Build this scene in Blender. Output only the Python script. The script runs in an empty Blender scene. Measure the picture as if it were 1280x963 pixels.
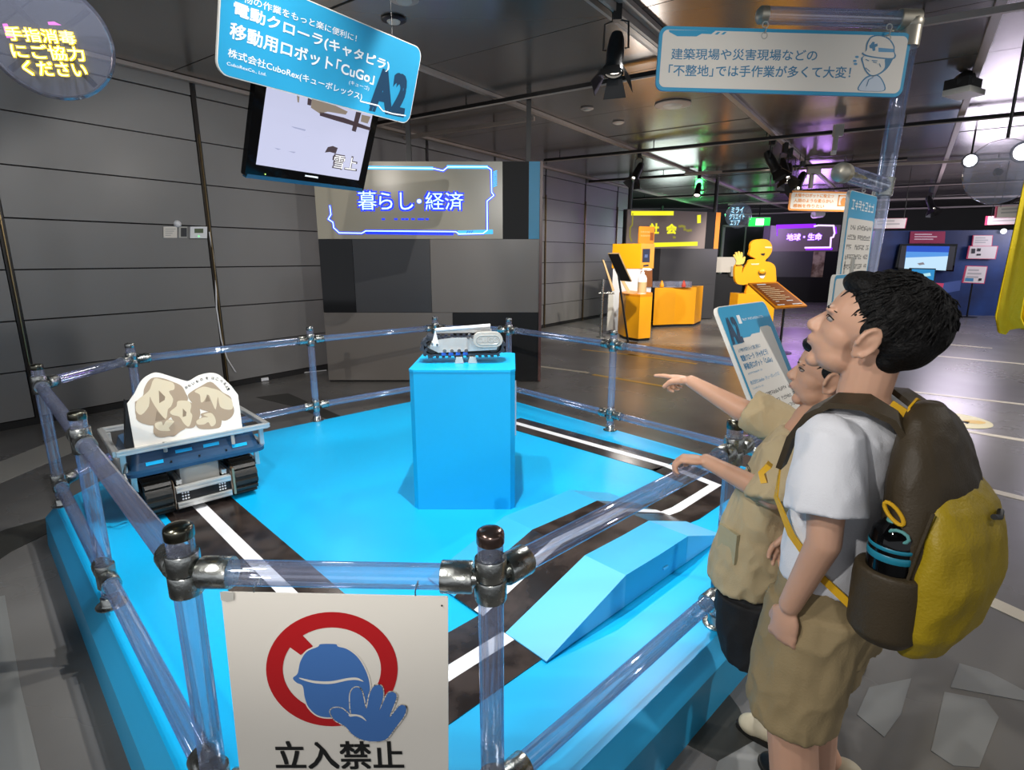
import bpy, bmesh, math, random
import numpy as np
from mathutils import Vector, Matrix, noise
random.seed(7)
S = bpy.context.scene
COL = S.collection
# ------------------------------------------------------------------ camera
HC = 1.40; F = 693.0; TH = math.atan(159/693.0); CX, CY = 640.0, 481.5
cd = bpy.data.cameras.new('camera'); cam = bpy.data.objects.new('camera', cd); COL.objects.link(cam)
cam.location = (0, 0, HC); cam.rotation_euler = (math.pi/2 - TH, 0, 0)
cd.sensor_width = 36; cd.lens = F/1280*36; cd.clip_start = .02; cd.clip_end = 200
S.camera = cam
# ------------------------------------------------------------------ world
w = bpy.data.worlds.new('world'); S.world = w; w.use_nodes = True
w.node_tree.nodes['Background'].inputs[0].default_value = (.90, .93, 1.0, 1)
w.node_tree.nodes['Background'].inputs[1].default_value = .68
S.view_settings.view_transform = 'Standard'; S.view_settings.look = 'None'
S.view_settings.gamma = 1; S.view_settings.exposure = 0.14
S.view_settings.use_curve_mapping = False
# ------------------------------------------------------------------ lights
def light(kind, name, loc, target, energy, color=(1, 1, 1), size=.1, angle=60, blend=.4):
    l = bpy.data.lights.new(name, kind); l.energy = energy; l.color = color
    if kind == 'SPOT':
        l.spot_size = math.radians(angle); l.spot_blend = blend; l.shadow_soft_size = size
    elif kind == 'AREA':
        l.size = size
    else: l.shadow_soft_size = size
    o = bpy.data.objects.new(name, l); COL.objects.link(o); o.location = loc
    if target is not None:
        o.rotation_euler = (Vector(target)-Vector(loc)).to_track_quat('-Z', 'Y').to_euler()
    return o
light('SPOT', 'track_or_fill_spot', (1.3, 4.2, 3.0), (-.3, 2.6, .2), 110, (1, .98, .95), .04, 80, .5)
light('SPOT', 'track_or_fill_spot', (-.12, 2.0, 2.98), (-.4, 2.75, .2), 225, (1, .98, .96), .025, 80, .6)
light('SPOT', 'track_or_fill_spot', (-.62, 2.2, 2.98), (-.6, 2.7, .2), 95, (1, .98, .95), .03, 84, .6)
light('SPOT', 'track_or_fill_spot', (0, -3.9, 2.95), (-.8, 6.2, .9), 520, (1, .96, .91), .02, 32, .5)
light('SPOT', 'track_or_fill_spot', (.6, 2.6, 2.95), (-2.6, 5.9, .5), 130, (1, .95, .91), .03, 62, .25)
light('SPOT', 'track_or_fill_spot', (-.4, .6, 2.95), (-4.2, 4.2, .4), 120, (.95, .96, 1), .03, 66, .25)
light('SPOT', 'track_or_fill_spot', (-2.0, -.9, 3.0), (-.2, 1.0, .5), 210, (1, .97, .93), .06, 52, .6)
light('SPOT', 'track_or_fill_spot', (-1.6, .2, 3.0), (.8, 1.2, 1.0), 110, (1, .97, .94), .06, 60, .7)
light('SPOT', 'track_or_fill_spot', (2.6, 8.2, 3.0), (3.2, 10.8, .5), 420, (1, .92, .8), .05, 75, .5)
light('SPOT', 'track_or_fill_spot', (1.2, 8.0, 3.0), (1.4, 10.8, .8), 300, (1, .97, .94), .05, 65, .5)
light('SPOT', 'track_or_fill_spot', (4.6, 10.6, 3.0), (5.6, 13.0, .8), 420, (1, .9, .75), .05, 75, .5)
light('SPOT', 'track_or_fill_spot', (5.6, 8.0, 3.0), (5.2, 9.6, .8), 260, (1, .93, .82), .05, 85, .6)
light('SPOT', 'track_or_fill_spot', (4.2, 4.6, 3.0), (3.6, 6.2, 0), 300, (1, .96, .92), .08, 120, .8)  # this and the next two: added to brighten the floor on the right
light('SPOT', 'track_or_fill_spot', (3.4, 1.2, 3.0), (2.6, 2.6, 0), 200, (1, .96, .92), .08, 120, .8)
light('SPOT', 'track_or_fill_spot', (8.0, 7.0, 3.0), (7.0, 9.0, 0), 400, (1, .96, .94), .08, 120, .8)
light('POINT', 'booth_fill', (8.5, 16.5, 2.3), None, 60, (.6, .3, 1), .4)  # booth point lights added to lift ceiling and booths, without fixtures
light('POINT', 'booth_fill', (13.0, 12.0, 2.2), None, 210, (.82, .78, 1), .6)
light('POINT', 'booth_fill', (9.0, 11.0, 2.0), None, 110, (.9, .8, 1), .6)
light('POINT', 'booth_fill', (4.4, 16.0, 1.9), None, 85, (.8, .95, .9), .7)
light('POINT', 'booth_fill', (1.6, 7.4, 2.0), None, 22, (1, .93, .86), .15)
light('POINT', 'exit_lamp', (5.6, 17.5, 2.7), None, 25, (.1, 1, .25), .1)
light('POINT', 'wall_point_light', (-1.6, 4.9, 2.4), None, 16, (1, .93, .86), .15)  # point light hanging free before the left wall

# ------------------------------------------------------------------ geometry of the picture: photograph pixel -> place on a known plane
def ray(x, y):
    a = (x-CX)/F; b = -(y-CY)/F; c, s = math.cos(TH), math.sin(TH)
    return Vector((a, c+b*s, b*c-s))
C0 = Vector((0, 0, HC))
def gp(x, y, z=0.0):
    r = ray(x, y); return C0 + r*((z-HC)/r.z)
def yp(x, y, Y):
    r = ray(x, y); return C0 + r*(Y/r.y)
class Plane:
    def __init__(s, p, n): s.p = Vector(p); s.n = Vector(n).normalized()
    def at(s, x, y, off=0.0):
        r = ray(x, y); q = C0 + r*((s.p-C0).dot(s.n)/r.dot(s.n))
        return q + s.n*off
def zz(ox, oy, s): return lambda x, y: (ox+x/s, oy+y/s)
# building grid: the long wall runs along GH, its normal is GN
GH = Vector((.575, .818, 0)); GN = Vector((-.818, .575, 0))
def gw(s, d, z): return GH*s + GN*d + Vector((0, 0, z))

# ------------------------------------------------------------------ materials
def lin(c):
    if isinstance(c, str):
        c = c.lstrip('#'); c = [int(c[i:i+2], 16)/255 for i in (0, 2, 4)]
        c = [x/12.92 if x <= .04045 else ((x+.055)/1.055)**2.4 for x in c]
    return tuple(c[:3])
def M(name, col, rough=.5, metal=0, var=.06, scale=6, bump=0, bscale=40, emit=0, coat=0, spec=.5, rvar=.0, col2=None, sss=0):
    m = bpy.data.materials.new(name); m.use_nodes = True
    nt = m.node_tree; b = nt.nodes['Principled BSDF']; N = nt.nodes.new; L = nt.links.new
    c = lin(col)
    tc = N('ShaderNodeTexCoord'); nz = N('ShaderNodeTexNoise'); nz.inputs['Scale'].default_value = scale; nz.inputs['Detail'].default_value = 5
    L(tc.outputs['Object'], nz.inputs['Vector'])
    mx = N('ShaderNodeMix'); mx.data_type = 'RGBA'
    c2 = lin(col2) if col2 else tuple(max(0, x*(1-var*2)) for x in c)
    c1 = c if col2 else tuple(min(1, x*(1+var)) for x in c)
    mx.inputs['A'].default_value = (*c1, 1); mx.inputs['B'].default_value = (*c2, 1)
    if col2:
        cr = N('ShaderNodeValToRGB'); cr.color_ramp.elements[0].position = .42; cr.color_ramp.elements[1].position = .6
        L(nz.outputs[0], cr.inputs[0]); L(cr.outputs[0], mx.inputs['Factor'])
    else: L(nz.outputs[0], mx.inputs['Factor'])
    L(mx.outputs['Result'], b.inputs['Base Color'])
    b.inputs['Roughness'].default_value = rough; b.inputs['Metallic'].default_value = metal
    b.inputs['Specular IOR Level'].default_value = spec; b.inputs['Coat Weight'].default_value = coat
    if sss:
        b.inputs['Subsurface Weight'].default_value = sss; b.inputs['Subsurface Radius'].default_value = (.5, .2, .1); b.inputs['Subsurface Scale'].default_value = .01
    if rvar:
        mr = N('ShaderNodeMapRange'); mr.inputs[3].default_value = max(.02, rough-rvar); mr.inputs[4].default_value = rough+rvar
        L(nz.outputs[0], mr.inputs[0]); L(mr.outputs[0], b.inputs['Roughness'])
    if bump:
        n2 = N('ShaderNodeTexNoise'); n2.inputs['Scale'].default_value = bscale; n2.inputs['Detail'].default_value = 4
        L(tc.outputs['Object'], n2.inputs['Vector'])
        bp = N('ShaderNodeBump'); bp.inputs['Strength'].default_value = bump; bp.inputs['Distance'].default_value = .01
        L(n2.outputs[0], bp.inputs['Height']); L(bp.outputs[0], b.inputs['Normal'])
    if emit:
        L(mx.outputs['Result'], b.inputs['Emission Color']); b.inputs['Emission Strength'].default_value = emit
        for l_ in list(b.inputs['Base Color'].links): nt.links.remove(l_)
        b.inputs['Base Color'].default_value = (*[x*.08 for x in c], 1)
    return m
def glass_mat(name, tint, edge, gloss=.10, rough=.03):
    m = bpy.data.materials.new(name); m.use_nodes = True; nt = m.node_tree; N = nt.nodes.new; L = nt.links.new
    nt.nodes.remove(nt.nodes['Principled BSDF']); out = nt.nodes['Material Output']
    lw = N('ShaderNodeLayerWeight'); lw.inputs[0].default_value = .35
    mx = N('ShaderNodeMix'); mx.data_type = 'RGBA'; mx.inputs['A'].default_value = (*tint, 1); mx.inputs['B'].default_value = (*edge, 1)
    pw = N('ShaderNodeMath'); pw.operation = 'POWER'; pw.inputs[1].default_value = 2.2
    L(lw.outputs['Facing'], pw.inputs[0]); L(pw.outputs[0], mx.inputs['Factor'])
    tr = N('ShaderNodeBsdfTransparent'); L(mx.outputs['Result'], tr.inputs[0])
    gl = N('ShaderNodeBsdfGlossy'); gl.inputs['Roughness'].default_value = rough; gl.inputs[0].default_value = (.9, .92, 1, 1)
    df = N('ShaderNodeBsdfDiffuse'); df.inputs[0].default_value = (.62, .68, .95, 1)
    m1 = N('ShaderNodeMixShader'); m1.inputs[0].default_value = .09; L(tr.outputs[0], m1.inputs[1]); L(df.outputs[0], m1.inputs[2])
    ms = N('ShaderNodeMixShader'); ad = N('ShaderNodeMath'); ad.operation = 'MULTIPLY_ADD'; ad.inputs[1].default_value = .55; ad.inputs[2].default_value = gloss
    L(lw.outputs['Fresnel'], ad.inputs[0]); L(ad.outputs[0], ms.inputs[0]); L(m1.outputs[0], ms.inputs[1]); L(gl.outputs[0], ms.inputs[2])
    L(ms.outputs[0], out.inputs[0]); return m
def brush(name, col, c2, rough, metal, sx, sz):  # streaky wall / ceiling cladding
    m = M(name, col, rough, metal, var=.05); nt = m.node_tree; N = nt.nodes.new; L = nt.links.new
    return m
m_pipe = glass_mat('clear_plastic_pipe', (.88, .91, .975), (.42, .46, .72), .12)
m_clear = glass_mat('clear_disc', (.93, .93, .93), (.7, .7, .7), .03)
m_steel = M('galvanised_steel', '#b4b7b3', .27, 1, .15, 40, rvar=.12, bump=.12, bscale=90)
m_chrome = M('polished_metal', '#cfd2d4', .12, 1, .05, 20)
m_palecap = M('pale_metal_cap', '#b9b3a4', .42, .85, .08, 12)
m_bronze = M('brown_cap', '#6e5d57', .22, .9, .1, 10)
m_black = M('black_plastic', '#121315', .4, 0, .1, 10)
m_blackgl = M('black_gloss', '#060607', .06, 0, .1, 4, spec=.35)
m_rubber = M('black_rubber', '#26241f', .55, 0, .2, 30, bump=.3)
m_blue = M('blue_deck_paint', '#0cb4ee', .35, 0, .035, 1.5, rvar=.06)
m_bluep = M('blue_pedestal_paint', '#06a8e0', .42, 0, .03, 2)
m_bluelt = M('lit_slope_blue', '#5cbdea', .38, 0, .04, 2)
m_bluemd = M('mid_blue_tone', '#2fa9dc', .38, 0, .04, 2)
m_road = M('brown_black_road', '#231d1b', .22, 0, .1, 9, col2='#3c332f', rvar=.1)
m_white = M('white_paint', '#e9eaec', .4, 0, .03, 8)
m_board = M('white_sign_board', '#e2ddd3', .45, 0, .02, 3)
m_cyan = M('sign_blue', '#2b9bc6', .4, 0, .03, 3)
m_cyandk = M('sign_dark_blue', '#143a56', .4, 0, .03, 3)
m_cyantx = M('sign_text_blue', '#3f7fa5', .5, 0, .03, 3)
m_signw = M('sign_lettering_white', '#f2f4f4', .5, 0, .02, 3)
m_floor = M('grey_hall_floor', '#73716e', .28, 0, .1, .7, bump=.05, bscale=3, rvar=.12, col2='#605e5c')
m_floorl = M('light_floor_patch', '#7f807e', .35, 0, .06, 3)
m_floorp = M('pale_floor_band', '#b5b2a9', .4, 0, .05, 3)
m_floord = M('dark_floor_patch', '#33332f', .4, 0, .06, 3)
m_stripe = M('pale_floor_stripe', '#cfc6b2', .35, 0, .06, 3)
m_stripey = M('yellow_floor_stripe', '#d0a548', .35, 0, .06, 3)
m_wall = M('grey_wall_cladding', '#82817f', .42, .1, .06, 1.2, rvar=.08)
m_seam = M('dark_joint', '#191817', .6, 0, .05, 5)
m_ceil = M('brushed_ceiling_panel', '#85807b', .22, .55, .07, 1.1, rvar=.07)
m_beam = M('pale_ceiling_trim', '#a59a92', .45, 0, .05, 4)
m_track = M('dark_track', '#1c1b1b', .35, .4, .05, 4)
m_alu = M('aluminium_profile', '#dcdcd8', .32, .7, .05, 20)
m_tray = M('dark_blue_tray', '#1c4567', .4, 0, .05, 5)
m_oldcap = M('olive_metal_cap', '#6d6c60', .25, 1, .1, 10)
m_ltgrey = M('light_grey_plastic', '#b6b5ae', .45, 0, .04, 6)
def glow(name, col, st): return M(name, col, .5, 0, 0, 1, emit=st)

# ------------------------------------------------------------------ mesh building
class MB:
    def __init__(s): s.bm = bmesh.new()
    def add(s, verts, faces):
        vs = [s.bm.verts.new(v) for v in verts]
        for f in faces:
            try: s.bm.faces.new([vs[i] for i in f])
            except ValueError: pass
        return s
    def box(s, c, d, rot=None):
        c = Vector(c); h = [x/2 for x in d]; R = rot if rot is not None else Matrix.Identity(3)
        v = [c+R @ Vector((sx*h[0], sy*h[1], sz*h[2])) for sz in (-1, 1) for sy in (-1, 1) for sx in (-1, 1)]
        return s.add(v, [(0, 2, 3, 1), (4, 5, 7, 6), (0, 1, 5, 4), (2, 6, 7, 3), (0, 4, 6, 2), (1, 3, 7, 5)])
    def b2(s, lo, hi): return s.box([(a+b)/2 for a, b in zip(lo, hi)], [abs(b-a) for a, b in zip(lo, hi)])
    def cone(s, a, b, r0, r1=None, n=20, caps=True):
        a, b = Vector(a), Vector(b); r1 = r0 if r1 is None else r1
        d = (b-a).normalized(); x = d.orthogonal().normalized(); y = d.cross(x)
        v = []
        for p, r in ((a, r0), (b, r1)):
            v += [p + x*(r*math.cos(2*math.pi*i/n)) + y*(r*math.sin(2*math.pi*i/n)) for i in range(n)]
        f = [(i, (i+1) % n, n+(i+1) % n, n+i) for i in range(n)]
        if caps: f += [tuple(range(n-1, -1, -1)), tuple(range(n, 2*n))]
        return s.add(v, f)
    def lathe(s, pts, a=(0, 0, 0), axis=(0, 0, 1), n=24, caps=True):   # pts: (radius, height) along axis from a
        a = Vector(a); d = Vector(axis).normalized(); x = d.orthogonal().normalized(); y = d.cross(x)
        v = []
        for r, h in pts:
            v += [a+d*h+x*(r*math.cos(2*math.pi*i/n))+y*(r*math.sin(2*math.pi*i/n)) for i in range(n)]
        f = []
        for k in range(len(pts)-1):
            for i in range(n): f.append((k*n+i, k*n+(i+1) % n, (k+1)*n+(i+1) % n, (k+1)*n+i))
        if caps and pts[0][0] > 1e-5: f.append(tuple(range(n-1, -1, -1)))
        if caps and pts[-1][0] > 1e-5: f.append(tuple(range((len(pts)-1)*n, len(pts)*n)))
        return s.add(v, f)
    def sph(s, c, r, seg=16, rings=10, rot=None):
        if not hasattr(r, '__len__'): r = (r, r, r)
        m = Matrix.Translation(Vector(c)) @ (rot.to_4x4() if rot is not None else Matrix.Identity(4)) @ Matrix.Diagonal((*r, 1))
        bmesh.ops.create_uvsphere(s.bm, u_segments=seg, v_segments=rings, radius=1, matrix=m); return s
    def cap(s, a, ra, b, rb, n=14):
        s.cone(a, b, ra, rb, n); s.sph(a, ra, n, 8); s.sph(b, rb, n, 8); return s
    def prism(s, pts, n, depth):   # planar polygon (3d points) extruded by n*depth
        n = Vector(n)*depth; k = len(pts); v = [Vector(p) for p in pts]+[Vector(p)+n for p in pts]
        f = [tuple(range(k)), tuple(range(2*k-1, k-1, -1))]+[(i, k+i, k+(i+1) % k, (i+1) % k) for i in range(k)]
        return s.add(v, f)
    def loft(s, rings, cap=True):
        n = len(rings[0]); v = [p for r in rings for p in r]; f = []
        for k in range(len(rings)-1):
            for i in range(n): f.append((k*n+i, k*n+(i+1) % n, (k+1)*n+(i+1) % n, (k+1)*n+i))
        if cap: f += [tuple(range(n-1, -1, -1)), tuple(range((len(rings)-1)*n, len(rings)*n))]
        return s.add(v, f)
    def tube(s, pts, r, n=8):
        pts = [Vector(p) for p in pts]; rings = []; x = None
        for i, p in enumerate(pts):
            d = (pts[min(i+1, len(pts)-1)]-pts[max(i-1, 0)]).normalized()
            x = d.orthogonal().normalized() if x is None else (x-d*x.dot(d)).normalized()
            y = d.cross(x); rr = r[i] if hasattr(r, '__len__') else r
            rings.append([p+x*(rr*math.cos(2*math.pi*j/n))+y*(rr*math.sin(2*math.pi*j/n)) for j in range(n)])
        return s.loft(rings)
    def poly(s, pts): return s.add(pts, [tuple(range(len(pts)))])
    def strip(s, pts, w, n, closed=False):   # flat ribbon on a plane with normal n
        pts = [Vector(p) for p in pts]; n = Vector(n)
        if closed: pts = pts+[pts[0]]
        for a, b in zip(pts[:-1], pts[1:]):
            d = (b-a).normalized(); q = d.cross(n)*w/2; a2 = a-d*w*.3; b2 = b+d*w*.3
            s.add([a2-q, b2-q, b2+q, a2+q], [(0, 1, 2, 3)])
        return s
    def build(s, name, mat, parent=None, smooth=False, world=False, bevel=0, angle=40):
        bm = s.bm
        if bevel:
            es = [e for e in bm.edges if len(e.link_faces) == 2 and e.calc_face_angle(0) > .6]
            bmesh.ops.bevel(bm, geom=es, offset=bevel, segments=2, affect='EDGES', profile=.6, clamp_overlap=True)
        bmesh.ops.recalc_face_normals(bm, faces=bm.faces)
        if parent is not None and world:
            bm.transform(wmat(parent).inverted())
        if smooth:
            for f in bm.faces: f.smooth = True
            lim = math.radians(angle)
            for e in bm.edges:
                if len(e.link_faces) == 2 and e.calc_face_angle(0) > lim: e.smooth = False
        me = bpy.data.meshes.new(name); bm.to_mesh(me); bm.free()
        if mat: me.materials.append(mat)
        o = bpy.data.objects.new(name, me); COL.objects.link(o)
        if parent is not None: o.parent = parent
        return o
def wmat(o):
    m = Matrix.LocRotScale(o.location, o.rotation_euler, o.scale)
    return wmat(o.parent) @ m if o.parent else m
def tag(o, label=None, cat=None, group=None, kind=None):
    if label: o['label'] = label
    if cat: o['category'] = cat
    if group: o['group'] = group
    if kind: o['kind'] = kind
    return o
def thing(name, loc, label, cat, rz=0, group=None):
    o = bpy.data.objects.new(name, None); o.empty_display_size = .05; COL.objects.link(o)
    o.location = loc; o.rotation_euler = (0, 0, rz)
    return tag(o, label, cat, group)
def struct(o): o['kind'] = 'structure'; return o
def copy_tree(o, parent=None):
    c = o.copy(); COL.objects.link(c)
    if parent is not None: c.parent = parent
    for ch in list(o.children): copy_tree(ch, c)
    return c
def text(body, bl, br, tl, mat, parent, name='lettering', bold=.0, world=True):
    """flat lettering spanned by three corner points of its box"""
    cu = bpy.data.curves.new(name, 'FONT'); cu.body = body; cu.resolution_u = 3
    t = bpy.data.objects.new(name, cu); COL.objects.link(t)
    me = bpy.data.meshes.new_from_object(t.evaluated_get(bpy.context.evaluated_depsgraph_get()))
    bpy.data.objects.remove(t); bpy.data.curves.remove(cu)
    n = len(me.vertices); co = np.empty(n*3); me.vertices.foreach_get('co', co); co = co.reshape(-1, 3)
    lo, hi = co.min(0), co.max(0); sp = hi-lo
    bl, br, tl = Vector(bl), Vector(br), Vector(tl); R = np.array(br-bl); U = np.array(tl-bl)
    out = np.array(bl)+((co[:, 0]-lo[0])/sp[0])[:, None]*R+((co[:, 1]-lo[1])/max(sp[1], 1e-6))[:, None]*U
    me.vertices.foreach_set('co', out.reshape(-1)); me.update()
    if bold:   # heavier strokes: the same outlines drawn again, shifted by a fraction of the line height
        b = MB(); h = (tl-bl).length; ru = (br-bl).normalized()*h*bold; uu = (tl-bl).normalized()*h*bold; nn_ = ru.cross(uu).normalized()*.00002
        for k, (i, j) in enumerate(((-1, -1), (1, -1), (1, 1), (-1, 1))):
            m2 = me.copy(); m2.transform(Matrix.Translation(ru*i+uu*j+nn_*k)); b.bm.from_mesh(m2); bpy.data.meshes.remove(m2)
        b.bm.to_mesh(me); b.bm.free()
    if parent is not None and world: me.transform(wmat(parent).inverted())
    me.materials.append(mat); me.name = name
    o = bpy.data.objects.new(name, me); COL.objects.link(o); o.parent = parent
    return o
def ptext(body, P, bl, br, h, mat, parent, bold=0., off=.001, name='lettering'):
    """lettering on plane P between two baseline pixels, h = height of the line in pixels at its left end"""
    a = P.at(*bl, off); b = P.at(*br, off); t = P.at(bl[0], bl[1]-h, off); r = (b-a).normalized()
    u = P.n.cross(r).normalized(); u = u if u.z > 0 else -u
    return text(body, a, b, a+u*(t-a).length, mat, parent, name, bold)
def sculpt(name, mb, mat, parent, voxel=.005, smooth=4, wrinkle=0, wscale=.06, world=False):
    o = mb.build(name+'_raw', None)
    r = o.modifiers.new('r', 'REMESH'); r.mode = 'VOXEL'; r.voxel_size = voxel; r.use_smooth_shade = True
    sm = o.modifiers.new('s', 'SMOOTH'); sm.factor = .5; sm.iterations = smooth
    me = bpy.data.meshes.new_from_object(o.evaluated_get(bpy.context.evaluated_depsgraph_get()))
    raw = o.data; bpy.data.objects.remove(o); bpy.data.meshes.remove(raw)
    if wrinkle:
        n = len(me.vertices); co = np.empty(n*3); me.vertices.foreach_get('co', co); no = np.empty(n*3); me.vertices.foreach_get('normal', no)
        co = co.reshape(-1, 3); no = no.reshape(-1, 3)
        for i in range(n):
            p = Vector(co[i]); q = Vector((p.x, p.y, p.z*.55))/wscale
            v = noise.noise(q)+.5*noise.noise(q*2.3+Vector((3, 1, 7)))
            v = 1-abs(v)*2.2
            co[i] += no[i]*v*wrinkle
        me.vertices.foreach_set('co', co.reshape(-1)); me.update()
    me.name = name; me.materials.append(mat)
    me.polygons.foreach_set('use_smooth', [True]*len(me.polygons))
    ob = bpy.data.objects.new(name, me); COL.objects.link(ob); ob.parent = parent
    return ob
# ================================================================== SETTING
fl = struct(MB().b2((-14, -6, -.1), (30, 24, 0)).build('floor', m_floor))
def patch(pts, mat, h=.002, name='floor_patch'):  # thin flat shape on the floor
    return MB().prism([Vector((p[0], p[1], .0003)) for p in pts], (0, 0, 1), h).build(name, mat, fl)
def fline(p, q, w, mat, e0=0, e1=0):
    a, b = gp(*p), gp(*q); d = (b-a).normalized(); a = a-d*e0; b = b+d*e1; n = Vector((-d.y, d.x, 0))*w/2
    return patch([a-n, b-n, b+n, a+n], mat, name='floor_stripe')
fline((1146, 529), (1280, 551), .075, m_stripe, .6, 2)
fline((1149, 491), (1280, 506), .075, m_stripe, .8, 2)
fline((1196, 603), (1280, 624), .075, m_stripe, .5, 2)
fline((1222, 745), (1280, 771.6), .085, m_stripe, .4, 2)
fline((676, 458.5), (718, 464), .07, m_stripe, .3, .2)
fline((750, 470), (822, 482), .07, m_stripey, .1, .25)
fline((811, 447), (862, 454), .07, m_stripey, .35, .1)
fline((1190, 447), (1275, 455), .08, m_stripe, .2, 2)
fline((1150, 428), (1210, 433), .08, m_stripe, .2, .3)
fline((735, 438), (790, 444), .06, m_stripey, .1, .1)
patch([gp(*p) for p in ((-40, 594), (-40, 622), (100, 562), (100, 538))], m_floorp)
patch([gp(*p) for p in ((-60, 740), (-60, 690), (8, 662), (60, 648), (66, 664), (14, 690))], m_floord)
patch([gp(*p) for p in ((-120, 1100), (-60, 760), (6, 745), (26, 860), (60, 1000), (80, 1100))], m_floorl)
patch([gp(*p) for p in ((320, 497), (360, 492), (425, 520), (425, 530), (365, 508))], m_floord)
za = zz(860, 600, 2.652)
patch([gp(*za(*p)) for p in ((560, 780), (600, 690), (740, 660), (705, 780), (650, 855))], m_floorl)
patch([gp(*za(*p)) for p in ((805, 900), (850, 705), (985, 730), (1030, 790), (965, 955), (880, 950))], m_floorl)
patch([gp(*za(*p)) for p in ((0, 880), (120, 690), (170, 760), (215, 870), (100, 935))], m_floord)  # platform's shadow on the floor, painted as a dark shape
patch([gp(*za(*p)) for p in ((100, 935), (215, 870), (330, 875), (330, 1000), (80, 1000))], m_floorl)
patch([gp(*za(*p)) for p in ((870, 690), (1114, 735), (1114, 700), (1000, 640), (900, 610))], m_floorl)
# left wall: columns every 1.65 m, six cladding panels between each pair
WD = 6.0; S0 = -3.53; PIT = 1.65; NB = 11
rows = [0.06, .47, .89, 1.305, 1.715, 2.125, 2.535, 2.95, 3.1]
def slab(mb, s0, s1, d0, d1, z0, z1):
    v = [gw(s, d, z) for z in (z0, z1) for d in (d0, d1) for s in (s0, s1)]
    return mb.add(v, [(0, 2, 3, 1), (4, 5, 7, 6), (0, 1, 5, 4), (2, 6, 7, 3), (0, 4, 6, 2), (1, 3, 7, 5)])
wl = struct(slab(MB(), S0-.2, S0+NB*PIT-.9, WD+.03, WD+.2, 0, 3.12).build('wall_left', m_seam))
pm = None
for b in range(NB):
    s0 = S0+b*PIT+.028; s1 = S0+(b+1)*PIT-.028
    if b == NB-1: s1 = S0+NB*PIT-.9
    for k in range(8):
        z0, z1 = rows[k]+.006, rows[k+1]-.006
        slab(MB(), s0, s1, WD-.004*((b*3+k*5) % 3), WD+.03, z0, z1).build('wall_panel', m_wall, wl)
m_col = M('dark_column', '#2b2724', .4, .3, .1, 4); m_gold = M('brass_edge', '#a08a63', .25, .9, .05, 5)
for b in range(NB):
    s = S0+b*PIT
    c = slab(MB(), s-.022, s+.022, WD-.01, WD+.03, 0, 3.0).build('wall_column', m_col, wl)
    slab(MB(), s-.004, s+.004, WD-.03, WD-.01, 0, 2.6).build('column_edge', m_gold, c)
struct(slab(MB(), S0, S0+NB*PIT-.9, WD-.012, WD+.03, 0, .06).build('baseboard_left', m_seam))
# end of the left wall and the far wall
struct(slab(MB(), 13.65, 13.85, WD, WD+9, 0, 3.1).build('wall_end', m_wall))
m_dkwall = M('dark_far_wall', '#33312f', .6, 0, .08, 1)
struct(MB().b2((-1, 20.6, 0), (27, 20.9, 3.1)).build('wall_back', m_dkwall))
# ceiling
ce = struct(MB().b2((-14, -6, 3.13), (30, 24, 3.2)).build('ceiling', m_seam))
ds = [-.27+2.07*k for k in range(-5, 4)]; CP = 1.25
for i, d0 in enumerate(ds[:-1]):
    for j in range(-3, 21):
        s0 = j*CP+.35
        c = gw(s0+.6, d0+1, 0)
        if c.y < -2 or c.y > 20.6 or abs(c.x) > 1.2*max(c.y, 1.5)+1.5: continue
        dz = .0022*((i*7+j*5) % 4)
        slab(MB(), s0+.008, s0+CP-.008, d0+.01, ds[i+1]-.01, 3.1+dz, 3.13).build('ceiling_panel', m_ceil, ce)
n = 0
for d0 in ds:
    if d0 < -4.5: continue
    n += 1
    struct(slab(MB(), -2, 24, d0-.03, d0+.03, 3.065, 3.1).build('trim_%d' % n, m_beam))
# ceiling tracks running across
def track(p, q, e0, e1, label, z=3.03, mat=m_track, lit=True, w=.035):
    a, b = gp(*p, z), gp(*q, z); d = (b-a).normalized(); a = a-d*e0; b = b+d*e1; L = (b-a).length
    t = thing('ceiling_track', a, label, 'light track', math.atan2(d.y, d.x), 'cross tracks')
    del t['group']
    MB().b2((0, -w/2, -.025), (L, w/2, .02)).build('rail_body', mat, t, bevel=.003)
    if lit: MB().b2((0, -w/2-.012, -.035), (L, -w/2+.002, -.022)).build('rail_lip', m_beam, t)
    for k in range(int(L/1.6)+1):
        MB().cone((min(.3+k*1.6, L-.05), 0, .02), (min(.3+k*1.6, L-.05), 0, .072), .008, n=8).build('hanger', m_track, t)
    return t
track((540, 142), (825, 90), 3.0, .6, 'dark ceiling track running behind the big black spotlight')
track((540, 167), (668, 148), 2.5, 0, 'ceiling track ending at the black pole above the blue-topped panel', mat=m_beam, lit=False)
track((680, 200.5), (940, 175), 0, 5.5, 'dark ceiling track passing above the small spotlight over the yellow kiosk')
track((1033, 209), (1280, 198), 2.5, 1.5, 'pale conduit on the ceiling above the lit round lamp', mat=m_beam, lit=False)
track((1152, 28), (1280, 7), .3, 1.5, 'pale conduit on the ceiling at the upper right corner', mat=m_beam, lit=False)
track((1110, 233), (1280, 225), 6, 1, 'thin dark ceiling track beyond the clear ring at the right')
track((1105, 250), (1280, 245), 4, 1.5, 'long pale light tube nearer of the two above the dark blue booth', z=2.95, mat=m_beam, lit=False)
track((1105, 262), (1280, 256), 6, 1.5, 'long pale light tube farther of the two above the dark blue booth', z=2.9, mat=m_beam, lit=False)
track((722, 228), (900, 215), 0, 3, 'dark ceiling track above the yellow neon sign')
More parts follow.
